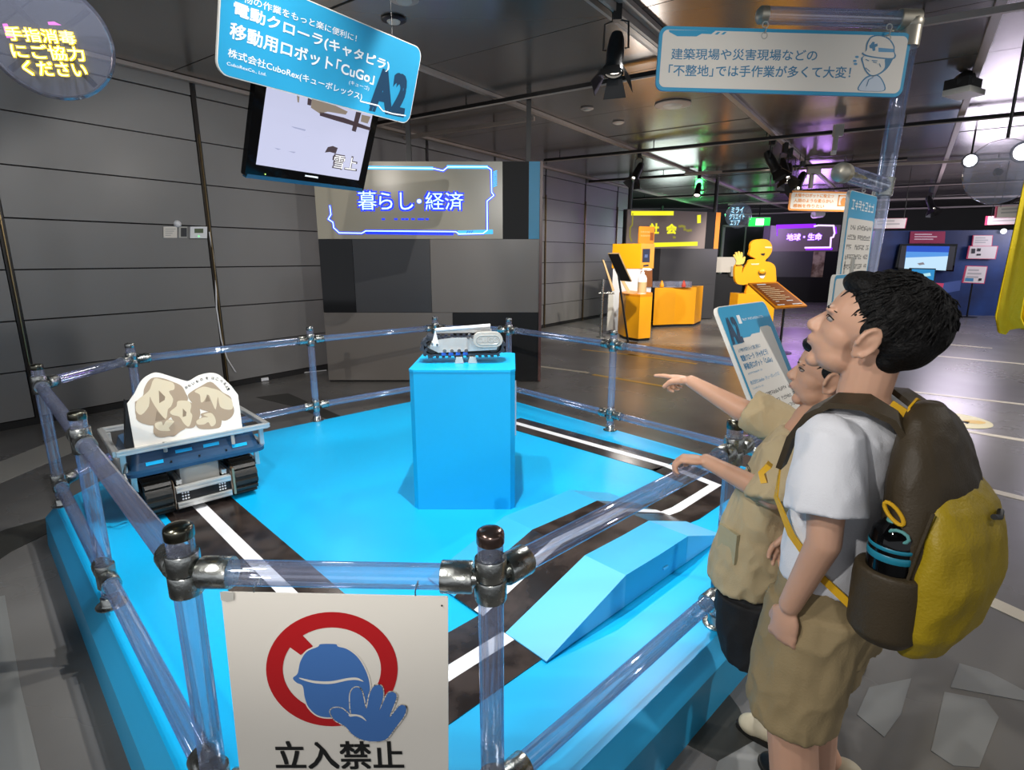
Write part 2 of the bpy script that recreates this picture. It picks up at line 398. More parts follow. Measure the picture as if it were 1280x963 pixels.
def diagtrack(p, q, label, e=0):
    a, b = gp(*p, 3.06), gp(*q, 3.06); d = (b-a).normalized(); b = b+d*e
    t = thing('ceiling_track', a, label, 'light track', math.atan2(d.y, d.x)); L = (b-a).length
    MB().b2((0, -.05, -.04), (L, .05, .03)).build('rail_body', m_beam, t, bevel=.004)
    MB().b2((0, -.022, -.043), (L, .022, -.0395)).build('rail_slot', m_track, t)
    return t
diagtrack((738, -12), (823, 57), 'wide ceiling track holding the big black spotlight', .4)
# small fittings on the ceiling
def disc(p, r, label, mat=m_beam, cat='ceiling fitting', name='ceiling_sensor', z=3.1):
    a = gp(*p, z); t = thing(name, a, label, cat)
    MB().lathe([(r, 0), (r, -.012), (r*.8, -.02), (0, -.022)], n=28).build('rim', mat, t, smooth=True)
    MB().lathe([(r*.55, -.02), (r*.5, -.028), (0, -.03)], n=20).build('core', m_ltgrey, t, smooth=True)
disc((841, 130), .20, 'large flat pale disc on the ceiling below the white hanging sign', name='ceiling_speaker', cat='speaker')
disc((734, 135), .075, 'small round ceiling detector left of the large pale disc')
disc((773, 152.5), .075, 'small round ceiling detector nearest below the large pale disc')
disc((492, 23), .09, 'small dark round detector on the ceiling above the blue sign', mat=m_track)
disc((505, -3), .10, 'pale round downlight at the top edge above the blue sign', name='ceiling_downlight', cat='downlight')

# ================================================================== PLATFORM
ZD = .2
POST = [(-.626, .953), (-.04, .934), (.69, 1.64), (1.43, 2.36), (1.43, 2.96), (.70, 3.79), (-.027, 4.62), (-.66, 4.75), (-1.475, 4.03), (-2.245, 3.225), (-2.238, 2.562), (-1.42, 1.742)]
OCT = [POST[i] for i in (0, 1, 3, 4, 6, 7, 9, 10)]
def offset(poly, d):
    out = []; n = len(poly)
    for i in range(n):
        p0, p1, p2 = Vector(poly[i-1]), Vector(poly[i]), Vector(poly[(i+1) % n])
        e1 = (p1-p0).normalized(); e2 = (p2-p1).normalized()
        n1 = Vector((e1.y, -e1.x)); n2 = Vector((e2.y, -e2.x))
        b = (n1+n2).normalized(); out.append(p1+b*d/b.dot(n1))
    return out
pl = thing('exhibit_platform', (-.4, 2.8, 0), 'low bright blue eight-sided stage inside the clear pipe fence', 'platform')
r0, r1, r2 = offset(OCT, .03), offset(OCT, .075), offset(OCT, .085)
mb = MB(); mb.prism([Vector((*p, ZD-.03)) for p in r0], (0, 0, 1), .03); mb.build('deck', m_blue, pl, world=True)
for i in range(8):
    j = (i+1) % 8
    MB().add([Vector((*r0[i], ZD)), Vector((*r0[j], ZD)), Vector((*r1[j], .145)), Vector((*r1[i], .145)), Vector((*r0[i], .15)), Vector((*r0[j], .15))],
             [(0, 1, 2, 3), (0, 4, 5, 1), (3, 2, 5, 4), (0, 3, 4), (1, 5, 2)]).build('edge_strip', m_bluemd, pl, world=True)
    MB().add([Vector((*r1[i], .145)), Vector((*r1[j], .145)), Vector((*r2[j], 0)), Vector((*r2[i], 0)), Vector((*r0[i], .145)), Vector((*r0[j], .145)), Vector((*r0[j], 0)), Vector((*r0[i], 0))],
             [(0, 1, 2, 3), (4, 7, 6, 5), (0, 4, 5, 1), (3, 2, 6, 7), (0, 3, 7, 4), (1, 5, 6, 2)]).build('side_board', m_bluemd, pl, world=True)
# road strips lying on the deck (three runs), with white centre lines
def road(pts, w, wl_, parent=pl, z=ZD):
    pts = [Vector((*p, 0)) for p in pts]
    def ribbon(w, h, z0):
        L, R = [], []
        for i, p in enumerate(pts):
            d1 = (pts[i]-pts[i-1]).normalized() if i else (pts[1]-pts[0]).normalized()
            d2 = (pts[i+1]-pts[i]).normalized() if i < len(pts)-1 else d1
            n1 = Vector((-d1.y, d1.x, 0)); n2 = Vector((-d2.y, d2.x, 0)); b = (n1+n2).normalized(); b = b*(w/2/b.dot(n1))
            L.append(p+b); R.append(p-b)
        return MB().prism([q+Vector((0, 0, z0)) for q in L+R[::-1]], (0, 0, 1), h)
    r = ribbon(w, .003, z).build('road_strip', m_road, parent, world=True)
    ribbon(wl_, .001, z+.003).build('centre_line', m_white, r, world=True)
ac = math.sqrt(.5)
road([(-1.95, 2.95), (-.31, 1.29), (.085, 1.665)], .295, .055)
road([(-.02, 4.0), (.915, 3.09)], .25, .05)
road([(.56, 2.34), (.80, 2.50), (1.10, 2.80), (.915, 3.09)], .255, .05)
# road hump
rh = thing('road_hump', (.45, 1.95, ZD), 'three-part blue folding ramp with a dark road over its top', 'ramp')
A = Vector((.104, 1.45, 0)); u = Vector((.727, .687, 0)).normalized(); v = Vector((-u.y, u.x, 0))
LN = [0, .40, .63, .82, 1.14]; HT = [.008, .128, .122, .122, .008]; WY = [0, .182, .455, .62]
hm = [[m_bluelt, m_bluemd, m_bluemd, m_bluelt], m_road, [m_bluemd]*4]
for k in range(4):
    for q in range(3):
        a, b = LN[k], LN[k+1]; c, d = WY[q], WY[q+1]
        P = [A+u*a+v*c+Vector((0, 0, ZD+HT[k])), A+u*b+v*c+Vector((0, 0, ZD+HT[k+1])), A+u*b+v*d+Vector((0, 0, ZD+HT[k+1])), A+u*a+v*d+Vector((0, 0, ZD+HT[k]))]
        B = [Vector((p.x, p.y, ZD+.0045)) for p in P]
        mat = m_road if q == 1 else (m_bluelt if k in (0, 3) and q == 0 else m_bluemd)  # paler slopes and mid-blue panels put the light on the ramp into colour
        o = MB().add(P+B, [(0, 1, 2, 3), (7, 6, 5, 4), (0, 4, 5, 1), (1, 5, 6, 2), (2, 6, 7, 3), (3, 7, 4, 0)]).build('ramp_block', mat, rh, world=True)
        if q == 1:
            mid = (c+d)/2+.0; wv = v*.024
            e = [A+u*a+v*mid+Vector((0, 0, ZD+HT[k]+.002)), A+u*b+v*mid+Vector((0, 0, ZD+HT[k+1]+.002))]
            MB().prism([e[0]-wv, e[1]-wv, e[1]+wv, e[0]+wv], (0, 0, 1), .001).build('centre_line', m_white, o, world=True)
MB().box(A+u*.66+v*(-.003)+Vector((0, 0, ZD+.05)), (.03, .004, .008), Matrix.Rotation(math.atan2(u.y, u.x), 3, 'Z')).build('handle_tab', m_bluelt, rh, world=True)

# pedestal
pe = thing('display_pedestal', (-.232, 2.75, ZD), 'tall plain blue display block standing in the middle of the stage', 'pedestal')
x0, x1, y0, y1 = -.478, .014, 2.508, 2.995; c = .022
P = [(x0+c, y0), (x1-c, y0), (x1, y0+c), (x1, y1-c), (x1-c, y1), (x0+c, y1), (x0, y1-c), (x0, y0+c)]
MB().prism([Vector((*p, ZD+.0005)) for p in P], (0, 0, 1), .685).build('body', m_bluep, pe, world=True, bevel=.0015)
t0 = offset(P, .002); MB().prism([Vector((*p, ZD+.6855)) for p in t0], (0, 0, 1), .010).build('top_board', m_blue, pe, world=True, bevel=.002)
for x in (x0-.004, x1+.004): MB().box((x, 2.75, ZD+.45), (.007, .12, .26)).build('side_plate', m_white, pe, world=True, bevel=.002)

# ================================================================== PIPE FENCE
RP = .0243
fe = thing('pipe_fence', (-.4, 2.8, ZD), 'waist-high fence of clear plastic pipes with metal joints round the blue stage', 'fence')
def post(i, xy, sign=False):
    x, y = xy; top = .915
    p = MB().cone((x, y, ZD+.012), (x, y, top-.03), RP, n=28, caps=False).build('post', m_pipe, fe, smooth=True, world=True)
    MB().lathe([(.0252, 0), (.0262, .002), (.0262, .018), (.0252, .023), (.021, .0265), (.012, .0285), (0, .029)], (x, y, top-.029), n=32).build('cap', m_bronze if i == 1 else (m_oldcap if i in (0, 2, 10, 11) else m_steel), p, smooth=True, world=True)
    MB().lathe([(.048, .0005), (.048, .004), (.046, .0055), (.032, .006), (.0305, .009), (.0305, .034), (.028, .037), (.0245, .037)], (x, y, ZD), n=32).build('flange', m_steel, p, smooth=True, world=True)
    return p
posts = [post(i, xy) for i, xy in enumerate(POST)]
def sleeve(a, b, r=.0305, ro=.0265):
    L = (Vector(b)-Vector(a)).length
    return MB().lathe([(ro, 0), (r-.001, 0), (r, .002), (r, L-.002), (r-.001, L), (ro, L)], a, Vector(b)-Vector(a), n=26)
NP = len(POST)
for i in range(NP):
    x, y = POST[i]
    for zr in (.815, .318):
        sleeve((x, y, zr-.044), (x, y, zr-.001)).build('clamp', m_steel, posts[i], smooth=True, world=True)
        sleeve((x, y, zr+.001), (x, y, zr+.042)).build('clamp', m_steel, posts[i], smooth=True, world=True)
        j = (i+1) % NP
        a, b = Vector((x, y, zr)), Vector((*POST[j], zr)); d = (b-a).normalized()
        rr = MB().cone(a+d*.06, b-d*.06, RP, n=28, caps=False).build('rail', m_pipe, fe, smooth=True, world=True)
        for q, e in ((a, d), (b, -d)):
            sleeve(q+e*.034, q+e*.093).build('socket', m_steel, rr, smooth=True, world=True)
            MB().cone(q+e*.022, q+e*.04, .017, n=14).build('swivel', m_steel, rr, smooth=True, world=True)
# ================================================================== SIGNS NEAR THE STAGE
def rrect(w, h, r, n=6):   # rounded rectangle outline in (u, v), origin at the lower left
    out = []
    for cx, cy, a0 in ((w-r, r, -90), (w-r, h-r, 0), (r, h-r, 90), (r, r, 180)):
        for k in range(n+1):
            a = math.radians(a0+90*k/n); out.append((cx+r*math.cos(a), cy+r*math.sin(a)))
    return out
class Sign:
    """a flat board: origin O (lower left), unit vectors U (right) and V (up); front normal N"""
    def __init__(s, O, U, V, w, h):
        s.O, s.U, s.V, s.w, s.h = Vector(O), Vector(U).normalized(), Vector(V).normalized(), w, h
        s.N = s.U.cross(s.V).normalized(); s.P = Plane(s.O, s.N)
    def pt(s, u, v, off=0): return s.O+s.U*u+s.V*v+s.N*off
    def shape(s, pts, off=0): return [s.pt(u, v, off) for u, v in pts]
    def board(s, name, mat, parent, r, th, edge=None):
        return MB().prism(s.shape(rrect(s.w, s.h, r), -th), s.N, th).build(name, mat, parent, world=True)
    def face(s, name, mat, parent, u0, v0, u1, v1, r, off=.0008):
        return MB().poly([s.pt(u0+a, v0+b, off) for a, b in rrect(u1-u0, v1-v0, r)]).build(name, mat, parent, world=True)
    def txt(s, body, u0, v0, u1, v1, mat, parent, bold=0, off=.0014, name='lettering'):
        return text(body, s.pt(u0, v0, off), s.pt(u1, v0, off), s.pt(u0, v1, off), mat, parent, name, bold)
    def marks(s, u0, v0, u1, v1, mat, parent, off=.0014, seed=1):   # print too small to read: rows of little strokes
        rn = random.Random(seed+int(v0*1e4)); h = v1-v0; n = max(2, int((u1-u0)/(h*1.05))); st = (u1-u0)/n; mb = MB()
        for i in range(n):
            if rn.random() < .06: continue
            a = u0+i*st; g = h*.13; R_ = lambda p, q, r, t: mb.poly([s.pt(a+p*st, v0+q*h, off), s.pt(a+r*st, v0+q*h, off), s.pt(a+r*st, v0+t*h, off), s.pt(a+p*st, v0+t*h, off)])
            for y in rn.sample((.02, .3, .58, .84), rn.choice((2, 3))): R_(.08, y, .86, y+.14)
            x = rn.choice((.15, .4, .65)); R_(x, .02, x+.14, .97)
        o = mb.build('small_print', mat, parent, world=True); o['kind'] = 'stuff'; return o
    def fill(s, name, pts, mat, parent, off=.001):  # pts in photograph pixels, mapped onto the board
        return MB().poly([s.P.at(x, y, off) for x, y in pts]).build(name, mat, parent, world=True)
def onw(x, y, D):
    r = ray(x, y); return C0+r*(D/GN.dot(r))

# ---- no-entry board on the front rail
SP = Plane((0, .905, 0), (0, -1, 0)); a = SP.at(276, 740.5); b = SP.at(560, 746.5)
U = (b-a).normalized(); V = Vector((0, -1, 0)).cross(U)*-1; V = V if V.z > 0 else -V
wd = (b-a).length; hh = wd*1.0
sg = Sign(a-V*hh, U, V, wd, hh)
ns = thing('warning_sign', a, 'large white square no-entry board with red ring and blue helmet figure on the front rail', 'sign')
sg.board('board', m_board, ns, .003, .003)
m_red = M('sign_red', '#b3161c', .45, 0, .03, 3); m_sblue = M('sign_figure_blue', '#4372b4', .45, 0, .03, 3); m_ink = M('sign_black', '#111111', .5, 0, .02, 3)
zc = zz(260, 720, 3.963)
cpx = zc(614, 462); R0, R1 = 325, 243
def ell(cx, cy, rx, ry, n=64, a0=0, a1=360): return [zc(cx+rx*math.cos(math.radians(a0+(a1-a0)*k/n)), cy+ry*math.sin(math.radians(a0+(a1-a0)*k/n))) for k in range(n+1)]
out, inn = ell(614, 462, 326, 283), ell(614, 462, 243, 206)
mb = MB(); o3 = [sg.P.at(*p, .0006) for p in out]; i3 = [sg.P.at(*p, .0006) for p in inn]
for k in range(64): mb.add([o3[k], o3[k+1], i3[k+1], i3[k]], [(0, 1, 2, 3)])
mb.build('red_ring', m_red, ns, world=True)
sg.fill('red_bar', [zc(*p) for p in ((395, 345), (460, 392), (520, 348), (466, 292), (430, 300))], m_red, ns, .0008)
def smoothpts(pts, n=5):
    k = len(pts); o = []
    for i in range(k):
        p0, p1, p2, p3 = pts[i-1], pts[i], pts[(i+1) % k], pts[(i+2) % k]
        for j in range(n):
            t = j/n; o.append(tuple(.5*((2*p1[q])+(-p0[q]+p2[q])*t+(2*p0[q]-5*p1[q]+4*p2[q]-p3[q])*t*t+(-p0[q]+3*p1[q]-3*p2[q]+p3[q])*t**3) for q in (0, 1)))
    return o
def outline(pts, g):
    cx = sum(p[0] for p in pts)/len(pts); n = len(pts); o = []
    ar = sum(pts[i-1][0]*pts[i][1]-pts[i][0]*pts[i-1][1] for i in range(n)); sgn = 1 if ar > 0 else -1
    for i in range(n):
        x0, y0 = pts[i-1]; x1, y1 = pts[(i+1) % n]; l = math.hypot(x1-x0, y1-y0) or 1
        o.append((pts[i][0]+sgn*(y1-y0)/l*g, pts[i][1]-sgn*(x1-x0)/l*g))
    return o
head = smoothpts([(422, 505), (445, 482), (458, 425), (490, 375), (545, 350), (560, 337), (632, 337), (645, 349), (690, 362), (740, 400), (778, 460), (800, 528), (800, 600), (770, 660), (700, 690), (610, 700), (545, 690), (500, 650), (480, 600), (470, 545), (440, 528)])
hand = smoothpts([(607, 672), (625, 652), (665, 655), (708, 688), (706, 650), (705, 590), (718, 558), (745, 550), (765, 575), (785, 655), (800, 590), (818, 550), (845, 538), (865, 552), (868, 600), (850, 665), (885, 590), (905, 573), (930, 580), (932, 610), (900, 698), (945, 645), (970, 638), (983, 655), (970, 695), (925, 755), (885, 805), (840, 817), (775, 812), (720, 785), (680, 742), (630, 712)])
m_wht = m_board
sg.fill('figure_outline', [zc(*p) for p in outline(head, 7)], m_board, ns, .0010)
hd = sg.fill('helmet_head', [zc(*p) for p in head], m_sblue, ns, .0012)
ban = [(455, 503), (530, 518), (610, 520), (690, 505), (740, 503), (772, 522), (735, 514), (690, 517), (610, 533), (530, 530), (470, 514)]
sg.fill('helmet_line', [zc(*p) for p in smoothpts(ban)], m_board, ns, .0015)
MB().strip([sg.P.at(*zc(*p), .0017) for p in hand], .0042, sg.N, closed=True).build('hand_outline', m_board, ns, world=True)
sg.fill('raised_hand', [zc(*p) for p in hand], m_sblue, ns, .0019)
sg.fill('thumb_line', [zc(*p) for p in smoothpts([(700, 683), (735, 683), (765, 692), (786, 716), (760, 700), (735, 692), (705, 694)])], m_board, ns, .0021)
ptext('立入禁止', sg.P, zc(342, 955), zc(970, 955), 34, m_ink, ns, .02, .001)
sg.fill('corner_tape', [zc(*p) for p in ((62, 76), (132, 80), (130, 115), (95, 126), (66, 118))], m_ltgrey, ns, .0022)
mb = MB(); q = sg.P.at(*zc(1159, 146), .0015); mb.cone(q, q+sg.N*.0005, .0018); mb.build('screw', m_black, ns, world=True)
for u_ in (.06, wd-.06):
    q = sg.pt(u_, hh-.003, -.0015); MB().tube([q, q+Vector((0, 0, .012)), q+Vector((0, .03, .014)), q+Vector((0, .03, .0))], .0013).build('hanging_wire', m_steel, ns, world=True)

# ---- A2 board hanging at the top left, parallel to the long wall
D = 2.3; a = onw(270, 92, D); b = onw(511, 155, D); U = Vector((b.x-a.x, b.y-a.y, 0)).normalized()
al = math.radians(19); nn = Vector((U.y, -U.x, 0)); V = Vector((0, 0, math.cos(al)))+nn*math.sin(al)
wd = (b-a).length*1.0
sg = Sign(a, U, V, wd, .365)
st = thing('hanging_sign', a+V*.36, 'turquoise board with big white headline and dark A2, hanging over the television', 'sign')
sg.board('board', m_board, st, .05, .012)
sg.face('blue_face', m_cyan, st, .004, .004, wd-.004, .361, .047)
zs = zz(260, 0, 4.013)
PT = lambda body, bl, br, h, mat, par, bold=0, off=.0016: ptext(body, sg.P, zs(*bl), zs(*br), h/4.013, mat, par, bold, off)
PT('人や物の作業をもっと楽に便利に！', (70, -28), (742, 210), 44, m_signw, st, .008)
PT('電動クローラ(キャタピラ)', (126, 82), (903, 365), 80, m_signw, st, .022)
PT('移動用ロボット｢CuGo｣', (108, 188), (828, 425), 82, m_signw, st, .022)
PT('株式会社CuboRex(キューボレックス)', (97, 290), (768, 508), 52, m_signw, st, .008)
PT('CuboRexCo., Ltd.', (93, 328), (290, 384), 20, m_signw, st)
PT('(キューゴ)', (705, 425), (805, 458), 26, m_signw, st)
PT('A2', (815, 545), (975, 578), 205, m_cyandk, st, .06)
mb = MB(); mb.strip([sg.P.at(*zs(*p), .0018) for p in ((765, 508), (855, 530), (875, 555), (925, 570), (990, 580))], .006, sg.N); mb.build('circuit_line', m_signw, st, world=True)
for u_ in (.2, wd-.2):
    q = sg.pt(u_, .355, -.006); MB().cone(q, (q.x, q.y, 3.12), .0015, n=6).build('wire', m_track, st, world=True)

# ---- television under it
D = 2.52; a = onw(306, 221, D); b = onw(454, 238, D); U = Vector((b.x-a.x, b.y-a.y, 0)).normalized()
al = math.radians(23); nn = Vector((U.y, -U.x, 0)); V = Vector((0, 0, math.cos(al)))+nn*math.sin(al); wd = (b-a).length
sg = Sign(a, U, V, wd, .44)
tv = thing('television', sg.pt(wd/2, .2, -.05), 'black television tilted down under the blue A2 board, showing a snowy scene', 'television')
sg.board('frame', m_blackgl, tv, .012, .035)
m_tvd = M('tv_lower_edge', '#1c4a66', .2, 0, .05, 4)
MB().prism([sg.pt(.005, -.004, .002), sg.pt(wd-.005, -.004, .002), sg.pt(wd-.01, .014, .003), sg.pt(.01, .014, .003)], -sg.N, .03).build('lower_strip', m_tvd, tv, world=True)
zt = zs
m_snow = glow('snow_picture', '#c9cbe6', .88)
scr = sg.fill('screen', [zt(*p) for p in ((295, 425), (240, 825), (755, 905), (822, 590), (840, 500), (300, 390))], m_snow, tv, .001)
m_sn2 = glow('snow_shadow_picture', '#a9aed0', .8); m_dk = glow('dark_picture', '#4a3b40', .8); m_roof = glow('beige_picture', '#8d8072', .9)
for pts, mt in (([(415, 632), (490, 650), (485, 657), (430, 642)], m_sn2), ([(470, 690), (525, 680), (500, 684)], m_sn2), ([(400, 758), (440, 762), (430, 768)], m_sn2), ([(330, 740), (365, 748), (350, 752)], m_sn2),
                ([(585, 765), (600, 738), (625, 732), (650, 742), (640, 770), (610, 762)], m_dk), ([(720, 655), (742, 560), (768, 565), (740, 662)], m_dk), ([(500, 490), (520, 500), (515, 530), (497, 525)], m_dk),
                ([(520, 495), (640, 530), (700, 560), (690, 575), (600, 560), (560, 570), (515, 540)], m_roof), ([(560, 560), (680, 590), (815, 640), (812, 655), (640, 605), (560, 580)], m_dk), ([(445, 478), (458, 485), (455, 515), (448, 512)], m_roof),
                ([(770, 575), (815, 585), (800, 620), (765, 610)], m_roof)):
    sg.fill('screen_image', [zt(*p) for p in pts], mt, tv, .0016)
m_capw = glow('caption_white', '#ffffff', 1.0)
ptext('雪上', sg.P, zt(618, 842), zt(742, 860), 72/4.013, m_dk, tv, .04, .0020, 'caption_edge')
ptext('雪上', sg.P, zt(624, 840), zt(738, 858), 66/4.013, m_capw, tv, .0, .0026, 'caption')
q = sg.P.at(*zt(285, 873), .004); MB().sph(q, .003, 8, 6).build('power_light', glow('green_led', '#a8e060', 2), tv, world=True)
sg.fill('badge', [zt(*p) for p in ((485, 876), (550, 886), (549, 894), (484, 884))], m_signw, tv, .004)
q = sg.pt(wd/2, .22, -.04)
MB().box(q, (.16, .03, .16), Matrix(((U.x, 0, 0), (U.y, 1, 0), (0, 0, 1)))).build('wall_mount', m_black, tv, world=True)
MB().cone(q-nn*.05, (q.x-nn.x*.05, q.y-nn.y*.05, 3.12), .02, n=14).build('hanging_pole', m_black, tv, world=True)
MB().cone(q, q-nn*.06, .02, n=10).build('mount_arm', m_black, tv, world=True)

# ---- sign pole at the far right corner post, with its arms
po = thing('sign_pole', (1.47, 2.36, 0), 'tall clear pipe pole with two clear arms rising behind the older child', 'pole')
YP = 2.36
p_top = yp(1139, 34, YP); p_mid = yp(1104, 236, YP); p_bot = p_mid+(p_mid-p_top).normalized()*1.66; p_bot.z = max(p_bot.z, .004)
MB().cone(p_bot, p_top, .030, n=30, caps=False).build('upright', m_pipe, po, smooth=True, world=True)
MB().cone(p_bot, p_bot+Vector((0, 0, .012)), .07, n=30).build('foot_plate', m_steel, po, smooth=True, world=True)
aL = yp(952, 19, YP); aR = yp(1128, 25, YP)
arm = MB().cone(aL, aR, .030, n=30, caps=False).build('top_arm', m_pipe, po, smooth=True, world=True)
d = (aR-aL).normalized()
MB().lathe([(0, -.02), (.022, -.016), (.031, -.006), (.0315, .02), (.030, .02)], aL, d, n=28).build('end_cap', m_palecap, arm, smooth=True, world=True)
el = MB(); ec = p_top+Vector((0, 0, .0)); el.lathe([(.034, 0), (.037, .003), (.037, .075), (.034, .078)], aR-d*.02, d, 28); el.cone(ec-(p_top-p_mid).normalized()*.07, ec+Vector((0, 0, .02)), .037, n=28); el.sph(ec+Vector((.0, 0, .012)), .04, 20, 12)
el.build('elbow', m_palecap, po, smooth=True, world=True)
e2 = MB(); dv = (p_top-p_mid).normalized(); e2.lathe([(.031, 0), (.036, .003), (.036, .07), (.031, .073)], p_mid-dv*.03, dv, 28); e2.build('clamp', m_steel, po, smooth=True, world=True)
gv = Vector((-.727, -.687, 0)).normalized()
pe2 = Plane(p_mid, (0, 0, 1)); m_end = Vector((p_mid.x+gv.x*.52, p_mid.y+gv.y*.52, p_mid.z+.012))
ar2 = MB().cone(m_end, p_mid-gv*.02+Vector((0, 0, .012)), .030, n=30, caps=False).build('lower_arm', m_pipe, po, smooth=True, world=True)
MB().lathe([(0, -.012), (.024, -.009), (.032, -.002), (.033, .03), (.030, .03)], m_end, -gv, n=28).build('end_cap', m_palecap, ar2, smooth=True, world=True)
def eye(q, par, l=.05):
    mb = MB()
    for k in range(3):
        c = q+Vector((0, 0, -k*l/3)); ax = (1, 0, 0) if k % 2 else (0, 1, 0)
        mb.tube([c+Vector((0, 0, -l/6))+Vector((math.cos(t)*l/5*(ax[1]), math.cos(t)*l/5*ax[0], math.sin(t)*l/5)) for t in [i*math.pi/5 for i in range(11)]], .0022, 6)
    return mb.build('hook', m_ltgrey, par, world=True)

# ---- white hanging caption board with a worker drawing
YS = 2.33; P = Plane((0, YS, 0), (0, -1, 0)); a = P.at(819, 113); b = P.at(1127, 121.5); U = (b-a).normalized(); V = Vector((-U.z, 0, U.x)); wd = (b-a).length
sg = Sign(a, U, V, wd, .222)
hs = thing('hanging_sign', a+V*.222, 'white board with pale blue rim, two lines of blue text and a helmeted worker drawing', 'sign')
sg.board('board', m_cyan, hs, .03, .010)
sg.face('white_face', m_board, hs, .012, .012, wd-.012, .210, .022)
zh = zz(820, 20, 3.765)
m_hb = M('caption_rim_blue', '#5d9cc4', .45, 0, .03, 3); m_pale = M('pale_drawing_blue', '#c3cfdc', .5, 0, .03, 3)
ptext('建築現場や災害現場などの', sg.P, zh(70, 205), zh(755, 212), 52/3.765, m_cyantx, hs, .012)
ptext('｢不整地｣では手作業が多くて大変！', sg.P, zh(58, 283), zh(912, 293), 54/3.765, m_cyantx, hs, .014)
sg.fill('corner_mark', [zh(*p) for p in ((62, 76), (100, 96), (190, 97), (215, 84), (260, 86), (280, 70), (60, 66))], m_cyan, hs, .0012)
for x in (275, 305): sg.fill('slash_mark', [zh(*p) for p in ((x, 88), (x+14, 88), (x+28, 76), (x+14, 76))], m_cyan, hs, .0014)
def hf(name, pts, mt, off): return sg.fill(name, [zh(*p) for p in smoothpts(pts, 4)], mt, hs, off)
hf('worker_jacket', [(950, 350), (960, 318), (990, 285), (1035, 275), (1065, 300), (1078, 350), (1015, 356)], m_cyantx, .0012)
hf('jacket_fill', [(955, 349), (966, 318), (994, 291), (1033, 281), (1060, 303), (1072, 349), (1015, 354)], m_pale, .0014)
hf('worker_face', [(974, 190), (972, 230), (985, 262), (1012, 285), (1050, 276), (1085, 250), (1108, 215), (1106, 190)], m_cyantx, .0014)
hf('face_fill', [(979, 190), (978, 230), (990, 258), (1014, 279), (1048, 270), (1074, 245), (1075, 210), (1072, 190)], m_board, .0016)
hf('helmet', [(968, 175), (985, 165), (990, 130), (1010, 98), (1050, 90), (1095, 105), (1120, 140), (1122, 170), (1128, 190), (1110, 205), (1040, 200), (985, 190)], m_cyantx, .0018)
hf('helmet_fill', [(974, 173), (990, 163), (996, 132), (1014, 103), (1050, 96), (1090, 110), (1114, 143), (1116, 168), (1120, 188), (1106, 199), (1040, 194), (990, 184)], m_board, .0020)
sg.fill('helmet_band', [zh(*p) for p in ((1045, 150), (1116, 156), (1116, 172), (1045, 170))], m_hb, hs, .0022)
sg.fill('helmet_cross', [zh(*p) for p in ((1008, 135), (1018, 122), (1028, 124), (1026, 134), (1040, 130), (1042, 142), (1030, 148), (1030, 164), (1018, 166), (1016, 154), (1004, 152), (1002, 140))], m_cyantx, hs, .0022)
for pts in ([(985, 205), (1000, 212)], [(1015, 210), (1040, 212)], [(1020, 217), (1036, 220)], [(1050, 225), (1056, 240)], [(985, 245), (1005, 262)], [(1020, 290), (1000, 300), (990, 330)]):
    MB().strip([sg.P.at(*zh(*p), .0023) for p in pts], .0025, sg.N).build('face_line', m_cyantx, hs, world=True)
for c in ((945, 193), (935, 212), (938, 226)): sg.fill('sweat_drop', [zh(c[0]+9*math.cos(t), c[1]+6*math.sin(t)) for t in [i*math.pi/4 for i in range(8)]], m_hb, hs, .0014)
eye(yp(957, 27.5, YS), hs, .055); eye(yp(1112, 30.5, YS), hs, .055)

# ---- vertical text boards on the lower arm (turned away, seen at a slant)
def slant(name, s0, w, ztop, h, label, rim, lines, head=True, base=None, seed=1):
    base = base or p_mid
    O = Vector((base.x, base.y, 0))+gv*s0; V = Vector((0, 0, 1)); U = -gv
    sg = Sign(O+V*(ztop-h), U, V, w, h); t = thing(name, O+V*ztop, label, 'sign')
    sg.board('board', m_board, t, .02, .012)
    sg.face('rim', rim, t, .002, .002, w-.002, h-.002, .02, .0006)
    sg.face('white_face', m_board, t, .014, .014, w-.014, h-(.095 if head else .014), .012, .0012)
    return sg, t
sg, t = slant('text_board', .40, .34, p_mid.z-.035, .36, 'narrow upright white text board with blue head hanging from the lower clear arm', m_cyan, 6)
sg.marks(.03, .295, .31, .33, m_signw, t)
for k in range(6):
    sg.marks(.03, .225-k*.036, .31, .243-k*.036, m_ink, t)
eye(sg.pt(.17, .395, -.005), t, .03)
sg, t = slant('text_board', .55, .30, p_mid.z-.33, .50, 'tall white board with blue rim and black sketch just behind the older child\'s forehead', m_cyan, 4, False, p_mid+Vector((.69, -.72, 0))*.03)
MB().strip([sg.pt(u_, v_, .0018) for u_, v_ in ((.10, .42), (.17, .40), (.22, .34), (.15, .36), (.11, .30), (.2, .28))], .012, sg.N).build('sketch', m_ink, t, world=True)
MB().strip([sg.pt(u_, v_, .0018) for u_, v_ in ((.08, .2), (.2, .24), (.24, .18), (.13, .14))], .010, sg.N).build('sketch', m_ink, t, world=True)
MB().box(sg.pt(.2, .52, -.006), (.01, .01, .08)).build('bracket', m_ltgrey, t, world=True)

